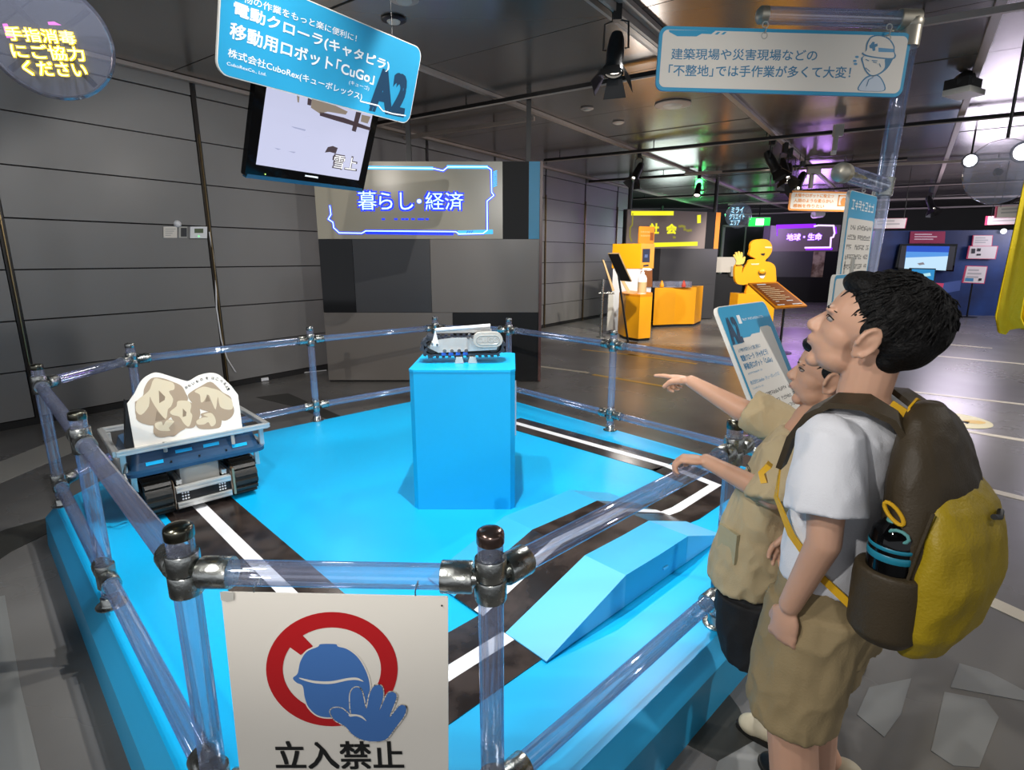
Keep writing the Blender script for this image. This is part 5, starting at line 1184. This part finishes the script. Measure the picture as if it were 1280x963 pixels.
spot((1003, 208), 2.98, 1.3, (-.5, -.3, -1), 'rightmost black spotlight of the cluster above the orange caption')
spot((828, 262), 2.98, 1.2, (-.3, -.5, -1), 'tiny far spotlight over the top of the yellow neon sign', False)
spot((1164, 240), 2.95, 1.4, (.2, -.5, -1), 'black spotlight hanging above the far large television')
# square projector box
a = gp(1204, 103, 3.02); t = thing('projector', a, 'dark and silver box projector on the ceiling left of the right edge', 'projector')
MB().box(a+Vector((0, 0, -.03)), (.26, .20, .10), Matrix.Rotation(.5, 3, 'Z')).build('body', m_black, t, world=True, bevel=.01); MB().box(a+Vector((.0, -.03, -.10)), (.30, .22, .05), Matrix.Rotation(.5, 3, 'Z')).build('grey_base', m_ltgrey, t, world=True, bevel=.01)
MB().lathe([(.07, -.1), (.075, 0), (.05, .01)], a+Vector((-.05, -.1, 0)), (-.3, -1, -.1), n=20).build('lens_hood', m_track, t, smooth=True, world=True); MB().cone(a, (a.x, a.y, 3.1), .02, n=8).build('mount', m_track, t, world=True)
a = gp(1048, 158, 3.03); t = thing('ceiling_bracket', a, 'small translucent grey bracket hanging from the pale conduit', 'bracket')
MB().b2((a.x-.05, a.y-.03, a.z-.12), (a.x+.06, a.y+.03, a.z+.02)).build('plate', m_ltgrey, t, world=True, bevel=.008); MB().b2((a.x-.04, a.y-.02, a.z-.30), (a.x+.01, a.y+.02, a.z-.10)).build('arm', m_ltgrey, t, world=True, bevel=.006); MB().b2((a.x-.045, a.y-.025, a.z-.34), (a.x+.0, a.y+.025, a.z-.29)).build('tip', m_white, t, world=True, bevel=.006)
a = gp(1003, 208, 3.0)+Vector((.35, .3, 0)); t = thing('ceiling_bracket', a, 'pale metal bracket beside the spotlight cluster', 'bracket'); MB().b2((a.x-.1, a.y-.03, a.z-.1), (a.x+.14, a.y+.03, a.z+.04)).build('plate', m_ltgrey, t, world=True, bevel=.01); MB().b2((a.x-.04, a.y-.03, a.z-.34), (a.x+.02, a.y+.03, a.z-.08)).build('arm', m_ltgrey, t, world=True, bevel=.01)
for (x, y, z, s, lb) in ((1213, 201, 2.72, 1.0, 'bright round lamp hanging left of the clear ring at the right'), (1279, 190, 2.55, 1.15, 'dazzling round lamp at the right edge under the ceiling')):
    a = gp(x, y, z); t = thing('round_lamp', a, lb, 'lamp'); n_ = (C0-a).normalized()
    MB().lathe([(.02*s, -.16*s), (.07*s, -.12*s), (.10*s, 0), (.09*s, .0)], a, n_, n=24, caps=False).build('housing', m_track, t, smooth=True, world=True)
    MB().sph(a-n_*.01, (.075*s, .075*s, .075*s), 18, 12).build('bulb', glow('lamp_white_hot', '#f2f0ff', 9), t, smooth=True, world=True); MB().cone(a-n_*.1, (a.x-n_.x*.1, a.y-n_.y*.1, 3.1), .012, n=8).build('stem', m_track, t, world=True)
a = gp(1022, 268, 2.6); t = thing('security_camera', a, 'grey cylindrical camera below the orange-rimmed caption', 'camera'); MB().lathe([(.09, -.2), (.1, -.18), (.1, .15), (.08, .17), (0, .15)], a, (-.9, -.4, -.1), n=20).build('body', m_ltgrey, t, smooth=True, world=True); MB().cone(a, (a.x, a.y, 3.1), .015, n=8).build('stem', m_track, t, world=True)
# ================================================================== PEOPLE
from mathutils.bvhtree import BVHTree
m_skin = M('skin', '#c69a80', .5, 0, .04, 14, sss=.08, col2=None); m_skin2 = M('skin_small_child', '#c89a7e', .5, 0, .04, 14, sss=.08)
m_hair = M('black_hair', '#0a0807', .6, 0, .3, 60, bump=.5, bscale=180, spec=.25); m_lip = M('lip', '#a8655a', .45, 0, .04, 10)
m_eye = M('eye_white', '#8c837c', .25, 0, .02, 10); m_iris = M('dark_iris', '#17100c', .15, 0, .05, 10)
m_tee = M('white_cotton', '#d9dadf', .8, 0, .03, 20, bump=.15, bscale=300); m_beige = M('beige_cotton', '#bba883', .8, 0, .04, 14, bump=.15, bscale=260)
m_khaki = M('khaki_shorts', '#8f7d5a', .8, 0, .05, 12, bump=.15, bscale=220); m_bshort = M('black_shorts', '#0d0e11', .8, 0, .1, 12, bump=.1, bscale=200)
m_brown = M('brown_nylon', '#3a2f1c', .6, 0, .08, 9, bump=.15, bscale=250); m_yel = M('mustard_nylon', '#a38a08', .55, 0, .06, 7, bump=.2, bscale=200)
m_yel2 = M('bright_yellow_trim', '#d0a010', .5, 0, .05, 9); m_shoe = M('cream_shoe', '#c2b79c', .55, 0, .05, 12); m_sole = M('black_sole', '#15130f', .6)
def fr(a, b): return Vector(b)-Vector(a)
def limb(mb, pts, rad, n=16):
    for i in range(len(pts)-1):
        a, b = Vector(pts[i]), Vector(pts[i+1]); ra, rb = rad[i], rad[i+1]
        mb.cone(a, b, ra, rb, n); mb.sph(a, ra, n, 10); mb.sph(b, rb, n, 10)
def ering(c, rx, ry, n=28, tilt=0):
    c = Vector(c); return [c+Vector((rx*math.cos(2*math.pi*i/n), ry*math.sin(2*math.pi*i/n), tilt*math.cos(2*math.pi*i/n))) for i in range(n)]
def torso(mb, secs): mb.loft([ering((x, y, z), rx, ry) for x, y, z, rx, ry in secs])
def hand(mb, W, d, n, w, curls, s=1.0, thumb=(.5, .6), spread=.05):
    W, d, n, w = Vector(W), Vector(d).normalized(), Vector(n), Vector(w); n = (n-d*n.dot(d)).normalized(); w = (w-d*w.dot(d)-n*w.dot(n)).normalized()
    R = Matrix((d, w, n)).transposed()
    mb.sph(W+d*.036*s, (.042*s, .031*s, .0135*s), 16, 10, R); mb.sph(W+d*.055*s, (.026*s, .033*s, .0115*s), 14, 8, R); mb.sph(W+d*.028*s+w*.017*s+n*.004*s, (.026*s, .015*s, .013*s), 12, 8, R)
    tips = []
    for k, (off, L) in enumerate(((.0255, .060), (.0085, .067), (-.0085, .062), (-.0245, .048))):
        p = W+d*(.070-abs(off)*.12)*s+w*off*s; a = 0; r = (.0082, .0084, .0080, .0072)[k]*s; sp = off/.0255*spread
        for j, fr_ in enumerate((.45, .31, .24)):
            a += math.radians(curls[k])*(1, 1.1, .7)[j]; dd = (d*math.cos(a)+n*math.sin(a)+w*sp).normalized()
            q = p+dd*L*fr_*s; r2 = r*(.93, .9, .82)[j]; mb.cone(p, q, r, r2, 10); mb.sph(q, r2, 10, 8); mb.sph(p, r, 10, 8); p = q; r = r2
        tips.append(p)
    p = W+d*.018*s+w*.024*s+n*.004*s
    t1 = (d*.75+w*thumb[0]+n*.25).normalized(); q = p+t1*.034*s; mb.cone(p, q, .0115*s, .0098*s, 10); mb.sph(q, .0098*s, 10, 8)
    t2 = (d*.9+w*thumb[0]*.2+n*thumb[1]).normalized(); q2 = q+t2*.028*s; mb.cone(q, q2, .0098*s, .0078*s, 10); mb.sph(q2, .0078*s, 10, 8)
def head_parts(mb, Hm, s):
    """Hm: 4x4 matrix, head x = forward, y = left, z = up"""
    R = Hm.to_3x3()
    def E(c, r, rot=None): mb.sph(Hm @ (Vector(c)*s), [q*s for q in r], 22, 14, R @ rot if rot is not None else R)
    E((-.006, 0, .012), (.090, .073, .080)); E((.032, 0, .006), (.053, .062, .060)); E((.036, 0, -.034), (.047, .056, .050)); E((.030, 0, -.080), (.044, .046, .036))
    E((.064, 0, -.104), (.018, .021, .017)); E((.034, 0, -.056), (.052, .047, .054))
    def ear(y):
        Re = Matrix.Rotation(y*.45, 3, 'Z') @ Matrix.Rotation(-.2, 3, 'Y'); c = Vector((-.004, y*.076, -.026)); pts = []
        for i in range(13):
            a = math.radians(-60+i*23); pts.append(c+Re @ Vector((-.019*math.sin(a)*1.0 if False else -.017*math.cos(a-.3), y*.007, .029*math.sin(a-.3)*1.0)))
        for p, q in zip(pts[:-1], pts[1:]): mb.cone(Hm @ (p*s), Hm @ (q*s), .0052*s, n=8); mb.sph(Hm @ (q*s), .0052*s, 8, 6)
        E(tuple(c+Vector((.001, -y*.002, .0))), (.018, .0090, .030), Re); E(tuple(c+Vector((-.004, -y*.002, .008))), (.013, .009, .016)); E(tuple(c+Vector((.006, 0, -.026))), (.009, .006, .010))
    for a, ra, b, rb in (((.083, 0, -.012), .008, (.099, 0, -.038), .0105), ((.088, 0, -.036), .012, (.096, 0, -.042), .011)):
        A_, B_ = Hm @ (Vector(a)*s), Hm @ (Vector(b)*s); mb.cone(A_, B_, ra*s, rb*s, 14); mb.sph(B_, rb*s, 14, 10); mb.sph(A_, ra*s, 14, 10)
    for y in (-1, 1): E((.092, y*.010, -.044), (.008, .006, .006)); E((.076, y*.030, .004), (.012, .020, .007)); ear(y)
    E((.074, 0, -.064), (.017, .026, .018)); E((.089, 0, -.0640), (.0075, .016, .0045)); E((.086, 0, -.0740), (.0075, .014, .0050))
def face_bits(par, Hm, s, body):
    R = Hm.to_3x3(); fw = (R @ Vector((1, 0, 0))).normalized()
    me = body.data; bvh = BVHTree.FromPolygons([v.co for v in me.vertices], [p.vertices for p in me.polygons])
    def on(p, lift=0):   # drop a point of the face onto the skin, seen from the front
        q = Hm @ (Vector(p)*s); hit = bvh.ray_cast(q+fw*.05, -fw)[0]
        return (hit if hit is not None else q)+fw*lift
    for y in (-1, 1):
        c = on((.07, y*.030, -.013), -.0065*s); e = MB().sph(c, (.0095*s, .0135*s, .0058*s), 16, 12, R).build('eye', m_eye, par, smooth=True)
        MB().sph(c+R @ Vector((.0048*s, -y*.000, .0003)), (.0056*s, .0064*s, .0054*s), 14, 10, R).build('iris', m_iris, e, smooth=True)
        mb = MB(); mb.tube([on((.08, y*(.030+.015*t), -.0065-.005*t*t)) for t in (-1, -.5, 0, .5, 1)], .0015*s, 6); mb.build('eyelid', m_hair, par)
        mb = MB(); mb.tube([on((.08, y*(.031+.017*t), .0085-.004*t*t), .0004) for t in (-1, -.6, -.2, .2, .6, 1)], [.0010*s, .0020*s, .0022*s, .0022*s, .0018*s, .001*s], 6); mb.build('eyebrow', m_hair, par)
    mb = MB(); mb.tube([on((.09, .017*t, -.069+.001*t*t), -.0018) for t in (-1, -.5, 0, .5, 1)], [.001*s, .0034*s, .0042*s, .0034*s, .001*s], 8); mb.build('lips', m_lip, par, smooth=True)
def hair(par, Hm, s, blobs, tufts, seed, face, nape):
    mb = MB(); R = Hm.to_3x3(); rnd = random.Random(seed)
    for c, r in blobs: mb.sph(Hm @ (Vector(c)*s), [q*s for q in r], 30, 20, R)
    h = sculpt('hair', mb, m_hair, par, .004, 2)
    tb = MB(); crown = Vector((-.06, 0, .09))
    (c, r) = blobs[0]; c = Vector(c)
    k = 0
    while k < tufts:
        u = rnd.uniform(-1, 1); a = rnd.uniform(0, 2*math.pi); q = math.sqrt(1-u*u); dv = Vector((q*math.cos(a), q*math.sin(a), u)); p = Vector((c.x+dv.x*r[0], c.y+dv.y*r[1], c.z+dv.z*r[2]))
        if not face(p): continue
        nrm = Vector((dv.x/r[0], dv.y/r[1], dv.z/r[2])).normalized(); flow = (p-crown); flow = flow-nrm*flow.dot(nrm); flow = flow.normalized() if flow.length > .01 else Vector((1, 0, 0)); flow = (flow+Vector((rnd.uniform(-.3, .3), rnd.uniform(-.3, .3), rnd.uniform(-.3, .1)))).normalized()
        L = rnd.uniform(.016, .030); w_ = rnd.uniform(.0022, .0042)
        a0 = p-nrm*.004; a1 = p+flow*L*.5+nrm*.0015; a2 = p+flow*L+nrm*rnd.uniform(-.003, .002)
        tb.tube([Hm @ (x*s) for x in (a0, a1, a2)], [w_*s, w_*.8*s, .0004], 5); k += 1
    o = tb.build('hair_tufts', m_hair, h, smooth=True); o['kind'] = 'stuff'
    return h
def shoe(par, p, yaw, mat, L=.20, W=.038, name='shoe', strap=False):
    R = Matrix.Rotation(yaw, 3, 'Z'); mb = MB(); p = Vector(p)
    for c, r in (((.045, 0, .032), (.075, W, .032)), ((-.045, 0, .040), (.05, W*.85, .042)), ((.0, 0, .035), (.08, W*.9, .036)), ((.085, 0, .025), (.045, W*.95, .026))):
        mb.sph(p+R @ Vector(c), r, 20, 12, R)
    u_ = sculpt(name, mb, mat, par, .004, 5)
    pts = []
    for i in range(28):
        a = 2*math.pi*i/28; x = .125*math.cos(a)+.018; y = W*1.06*math.sin(a)*(1 if math.cos(a) > 0 else .86); pts.append(p+R @ Vector((x*.95, y, .001)))
    MB().prism(pts, (0, 0, 1), .016).build('sole', m_sole, u_, bevel=.003)
    for i in range(3):
        for j in (-1, 0, 1): q = p+R @ Vector((.045+.018*i, .012*j, .066-.006*i)); MB().sph(q, .0028, 8, 6).build('vent_hole', m_sole, u_)
    return u_
def headmat(c, yaw, pitch, roll=0): return Matrix.Translation(Vector(c)) @ Matrix.Rotation(yaw, 4, 'Z') @ Matrix.Rotation(-pitch, 4, 'Y') @ Matrix.Rotation(roll, 4, 'X')

# ---- older child -------------------------------------------------
YA = math.atan2(.8, -.6); OA = Vector((.685, 1.06, 0))
pa = thing('person', OA, 'older child in white shirt and khaki shorts wearing a brown and yellow backpack, looking up', 'person', YA)
Wm = wmat(pa).inverted(); wl_ = lambda p: Wm @ Vector(p)
HA = headmat((-.004, .0, 1.275), math.radians(19), math.radians(19)); sA = .96
mb = MB(); head_parts(mb, HA, sA)
limb(mb, [HA @ Vector((-.030, 0, -.055)), (-.005, 0, 1.14), (-.01, 0, 1.09)], [.047, .046, .055])
torso(mb, [(0, 0, .70, .070, .095), (0, 0, .78, .075, .105), (0, 0, .88, .070, .098), (0, 0, .99, .078, .112), (-.005, 0, 1.06, .070, .118), (-.005, 0, 1.10, .050, .085)])
SL, SR = Vector((-.01, .128, 1.065)), Vector((-.01, -.128, 1.065))
EL, WL_ = Vector((-.035, .160, .885)), Vector((.015, .150, .725))
limb(mb, [SL, EL, WL_], [.038, .030, .0215]); limb(mb, [SR, (-.01, -.16, .88), (.10, -.13, .75)], [.040, .032, .023])
hand(mb, WL_+Vector((.002, 0, -.012)), (.10, -.02, -1), (-.2, -1, 0), (1, -.15, .1), (26, 30, 34, 40), 1.0, (.35, .7))
hand(mb, (.105, -.13, .742), (.75, .1, -.6), (0, .6, -.6), (.3, .6, .5), (30, 32, 34, 36), 1.0)
limb(mb, [(0, .066, .70), (.015, .072, .40), (-.01, .072, .24), (-.015, .07, .08)], [.060, .052, .050, .034]); limb(mb, [(0, -.066, .70), (.05, -.10, .41), (.04, -.13, .25), (.02, -.15, .08)], [.060, .052, .050, .034])
body = sculpt('body', mb, m_skin, pa, .0034, 5)
face_bits(pa, HA, sA, body)
hair(pa, HA, sA, [((-.026, 0, .034), (.097, .081, .080)), ((-.060, 0, -.004), (.062, .074, .062)), ((-.050, 0, -.050), (.035, .055, .034)), ((-.016, .050, .0), (.042, .030, .034)), ((-.016, -.050, .0), (.042, .030, .034)), ((.040, 0, .066), (.046, .058, .028)), ((-.085, 0, .02), (.045, .055, .055))],
     900, 3, lambda p: not (p.x > .030 and p.z < .055) and p.z > -.03, None)
mb = MB(); torso(mb, [(.0, 0, .755, .100, .128), (.0, 0, .80, .098, .128), (0, 0, .90, .088, .122), (0, 0, 1.0, .092, .130), (-.005, 0, 1.07, .082, .134), (-.008, 0, 1.108, .062, .098), (-.008, 0, 1.128, .050, .062)])
for S_, E_ in ((SL, EL), (SR, Vector((-.01, -.16, .88)))):
    d = (E_-S_).normalized(); mb.sph(S_-d*.0, .054, 18, 12); mb.cone(S_-d*.02, S_+d*.125+Vector((0, .004 if S_.y > 0 else -.004, 0)), .054, .068, 24)
sh = sculpt('shirt', mb, m_tee, pa, .005, 3, .0045, .075)
mb = MB(); torso(mb, [(.0, 0, .60, .100, .140), (.0, 0, .68, .102, .138), (0, 0, .76, .092, .124), (0, 0, .80, .085, .116)])
mb.loft([ering((.0, .068, .70), .092, .074), ering((.012, .078, .55), .094, .080), ering((.015, .082, .43), .092, .084)]); mb.loft([ering((.0, -.068, .70), .092, .074), ering((.035, -.09, .55), .094, .080), ering((.05, -.10, .43), .090, .084)])
sculpt('shorts', mb, m_khaki, pa, .005, 3, .006, .07)
shoe(pa, (.02, .075, .001), 0, m_black); shoe(pa, (.05, -.15, .001), -.1, m_black)
# backpack (a thing of its own, worn on the back)
OB = OA
bk_ = thing('backpack', OB, 'brown and mustard yellow backpack on the older child\'s back, bottle in its side pocket', 'backpack', YA)
mb = MB()
mb.loft([ering((x, 0, z), a, b) for x, z, a, b in ((-.145, .715, .035, .07), (-.145, .735, .055, .12), (-.15, .80, .066, .138), (-.15, .92, .068, .142), (-.14, 1.02, .060, .128), (-.13, 1.08, .048, .10), (-.12, 1.125, .034, .065), (-.115, 1.145, .018, .03))])
bb = sculpt('bag_body', mb, m_brown, bk_, .006, 4, .003, .07)
mb = MB()
mb.loft([ering((x, -.004, z), a, b) for x, z, a, b in ((-.165, .690, .02, .05), (-.17, .70, .042, .105), (-.185, .76, .056, .136), (-.195, .86, .062, .146), (-.19, .94, .054, .138), (-.18, .985, .042, .118), (-.175, 1.012, .026, .09), (-.172, 1.02, .012, .05))])
sculpt('yellow_front', mb, m_yel, bk_, .006, 3, .0035, .08)
mb = MB(); mb.loft([ering((-.132, .116, z), a, b) for z, a, b in ((.722, .040, .030), (.745, .056, .050), (.84, .058, .052), (.868, .056, .050))])
sculpt('side_pocket', mb, m_brown, bk_, .005, 3)
mb = MB(); mb.tube([(-.180, .126, .99), (-.172, .140, .92), (-.165, .142, .86), (-.160, .140, .80)], .0028, 8); mb.build('piping', m_brown, bk_)
def strap(pts, w, th, mat, name, par, nrm):
    pts = [Vector(p) for p in pts]; rings = []
    for i, p in enumerate(pts):
        d = (pts[min(i+1, len(pts)-1)]-pts[max(i-1, 0)]).normalized(); n = Vector(nrm[i]) if isinstance(nrm, list) else Vector(nrm); n = (n-d*n.dot(d)).normalized(); x = d.cross(n); ww = w[i] if isinstance(w, list) else w
        rings.append([p+x*ww/2+n*th/2, p-x*ww/2+n*th/2, p-x*ww/2-n*th/2, p+x*ww/2-n*th/2])
    return MB().loft(rings).build(name, mat, par, smooth=True, bevel=0, angle=50)
for s in (1, -1):
    P_ = [(-.115, s*.050, 1.075), (-.085, s*.066, 1.122), (-.04, s*.078, 1.143), (.01, s*.084, 1.137), (.050, s*.086, 1.105), (.078, s*.088, 1.05), (.094, s*.088, .98)]
    N_ = [(-.5, 0, 1), (-.3, 0, 1), (0, s*.15, 1), (.3, s*.2, 1), (.7, s*.2, .7), (1, s*.2, .2), (1, s*.2, 0)]
    strap(P_, [.05, .058, .064, .064, .058, .05, .04], .011, m_brown, 'shoulder_strap', bk_, N_)
    strap([(.096, s*.088, .982), (.086, s*.112, .92), (.04, s*.128, .86), (-.03, s*.134, .80), (-.09, s*.130, .765)], .016, .003, m_yel2, 'adjuster_strap', bk_, [(1, s*.5, 0), (.8, s, 0), (.3, s, 0), (0, s, 0), (0, s, 0)])
strap([(-.10, .040, 1.10), (-.095, .028, 1.132), (-.095, .0, 1.142), (-.095, -.028, 1.132), (-.10, -.040, 1.10)], .016, .004, m_yel2, 'top_handle', bk_, (1, 0, 0))
strap([(-.062, .020, 1.135), (-.085, .022, 1.125), (-.108, .024, 1.09), (-.125, .025, 1.06)], .014, .004, m_yel2, 'yellow_tape', bk_, (0, 1, 0))
mb = MB(); mb.tube([(-.130+.008*math.cos(a)+.014*math.sin(a), .140, .975+.016*math.sin(a)-.004*math.cos(a)) for a in [i*math.pi/8 for i in range(17)]], .0035, 8); mb.build('pull_loop', m_yel2, bk_, smooth=True)
strap([(.106, .112, .985), (.118, .118, .965), (.108, .122, .945)], .028, .012, m_yel2, 'chest_clip', bk_, (1, .4, 0))
MB().tube([(-.236, .02, .975), (-.240, .0, .970), (-.236, -.02, .975)], .005, 8).build('reflective_tab', m_black, bk_, smooth=True)
bt_ = thing('water_bottle', OB, 'black water bottle with teal bands in the backpack side pocket', 'bottle', YA)
mb = MB(); bc = (-.132, .118, .762); mb.lathe([(.034, 0), (.039, .004), (.039, .150), (.036, .175), (.022, .192), (0, .195)], bc, n=28); mb.build('body', m_blackgl, bt_, smooth=True)
m_teal = M('teal_band', '#1c7f98', .35, 0, .05, 9); m_teal2 = M('pale_teal_lid', '#5d9a98', .35, 0, .05, 9)
for z, h in ((.128, .012), (.148, .006)): MB().lathe([(.0392, z), (.0400, z+.001), (.0400, z+h), (.0392, z+h+.001)], bc, n=28, caps=False).build('teal_band', m_teal, bt_, smooth=True)
MB().lathe([(.0, .200), (.011, .199), (.013, .192), (.011, .188)], Vector(bc)+Vector((.004, .004, 0)), n=18).build('lid_button', m_teal2, bt_, smooth=True)
MB().tube([Vector(bc)+Vector((.015*math.cos(a)-.012, .028, .178+.010*math.sin(a))) for a in [i*math.pi/5 for i in range(11)]], .003, 8).build('carry_ring', m_teal2, bt_, smooth=True)

# ---- small child -------------------------------------------------
YB = math.atan2(.54, -.84); OS = Vector((.705, 1.38, 0))
pb = thing('person', OS, 'smaller child in beige shirt and black shorts pointing across the rail', 'person', YB)
Wm2 = wmat(pb).inverted(); L2_ = lambda *p: Wm2 @ Vector(p)
HB = headmat((-.092, .015, 1.138), math.radians(2), math.radians(6)); sB = .86
mb = MB(); head_parts(mb, HB, sB)
limb(mb, [HB @ Vector((-.025, 0, -.05)), (-.055, 0, 1.0), (-.05, 0, .96)], [.040, .038, .05])
torso(mb, [(.035, 0, .52, .065, .088), (.035, 0, .60, .068, .092), (.02, 0, .70, .065, .088), (-.005, 0, .82, .070, .098), (-.025, 0, .92, .062, .102), (-.035, 0, .955, .045, .075)])
SLb, SRb = Vector((-.022, .112, .925)), Vector((-.022, -.112, .930))
rail = lambda x: Vector((x, .934+(x+.04)*.9671, .832))
hp = rail(.462)+Vector((.0, .0, .0243))
WLb = L2_(hp.x+.052, hp.y-.035, hp.z+.020); ELb = L2_(.628, 1.235, .842)
limb(mb, [SLb, ELb, WLb], [.038, .031, .019])
hd = (L2_(hp.x-.05, hp.y+.018, hp.z+.012)-WLb); hand(mb, WLb, hd, (0, 0, -1), L2_(*(Vector((.72, .69, 0))+OS)), (38, 42, 44, 46), .92, (.4, .9))
wr = yp(864, 477, 1.68); tip = yp(808, 464, 1.84); WRb = L2_(*wr); ERb = (SRb+WRb)/2+Vector((0, -.0, -.012))
limb(mb, [SRb, ERb, WRb], [.040, .034, .0195])
hand(mb, WRb, L2_(*tip)-WRb, (0, .25, -1), (0, 1, .3), (4, 62, 68, 70), .98, (.35, .9), .02)
limb(mb, [(.03, .055, .55), (-.03, .065, .31), (-.14, .05, .18), (-.21, .03, .07)], [.050, .046, .042, .029]); limb(mb, [(.03, -.055, .55), (-.01, -.055, .31), (-.09, -.035, .18), (-.12, -.030, .07)], [.050, .046, .042, .029])
body2 = sculpt('body', mb, m_skin2, pb, .0034, 4)
face_bits(pb, HB, sB, body2)
hair(pb, HB, sB, [((-.022, 0, .036), (.095, .080, .078)), ((-.055, 0, .0), (.060, .072, .060)), ((-.012, .050, .004), (.044, .030, .036)), ((-.012, -.050, .004), (.044, .030, .036)), ((.042, 0, .060), (.046, .056, .028))], 500, 5, lambda p: not (p.x > .030 and p.z < .05) and p.z > -.03, None)
mb = MB(); torso(mb, [(.045, 0, .515, .106, .120), (.045, 0, .57, .104, .122), (.035, 0, .68, .092, .112), (.005, 0, .80, .085, .114), (-.022, 0, .90, .076, .118), (-.035, 0, .95, .058, .092), (-.045, 0, .972, .048, .056)])
for S_, E_, l_, r_ in ((SLb, ELb, .115, .062), (SRb, WRb, .135, .060)):
    d = (E_-S_).normalized(); mb.sph(S_, .052, 18, 12); mb.cone(S_-d*.02, S_+d*l_, .052, r_, 24)
ss = sculpt('shirt', mb, m_beige, pb, .005, 3, .006, .06)
MB().tube([(-.044+.050*math.cos(a), .052*math.sin(a), .976-.012*math.cos(a)) for a in [i*math.pi/12 for i in range(25)]], .005, 8).build('collar', m_beige, pb, smooth=True)
# pocket and small emblem on the shirt
MB().box((.091, .094, .655), (.010, .072, .085), Matrix.Rotation(.87, 3, 'Z')).build('pocket', M('sage_pocket', '#b0a684', .8, bump=.3, bscale=40), pb, bevel=.004)
q = Vector((.062, .075, .865)); mb = MB(); mb.tube([q+Vector((.004*math.sin(a), .007*math.cos(a), .009*math.sin(a)+.004)) for a in [i*math.pi/6 for i in range(13)]], .0011, 6); mb.tube([q, q+Vector((.002, .001, -.018))], .001, 6); mb.build('emblem', m_pdark, pb)
mb = MB(); torso(mb, [(.035, 0, .42, .090, .118), (.035, 0, .50, .088, .112), (.035, 0, .58, .076, .100)])
mb.loft([ering((.03, .062, .50), .082, .066), ering((.02, .068, .40), .086, .072), ering((.0, .070, .325), .084, .074)]); mb.loft([ering((.03, -.062, .50), .082, .066), ering((.015, -.070, .40), .086, .072), ering((-.0, -.070, .325), .084, .074)])
sculpt('shorts', mb, m_bshort, pb, .005, 3, .003, .07)
shoe(pb, (-.095, -.030, .001), 0, m_shoe, W=.040); shoe(pb, (-.20, .03, .001), .1, m_shoe, W=.040)
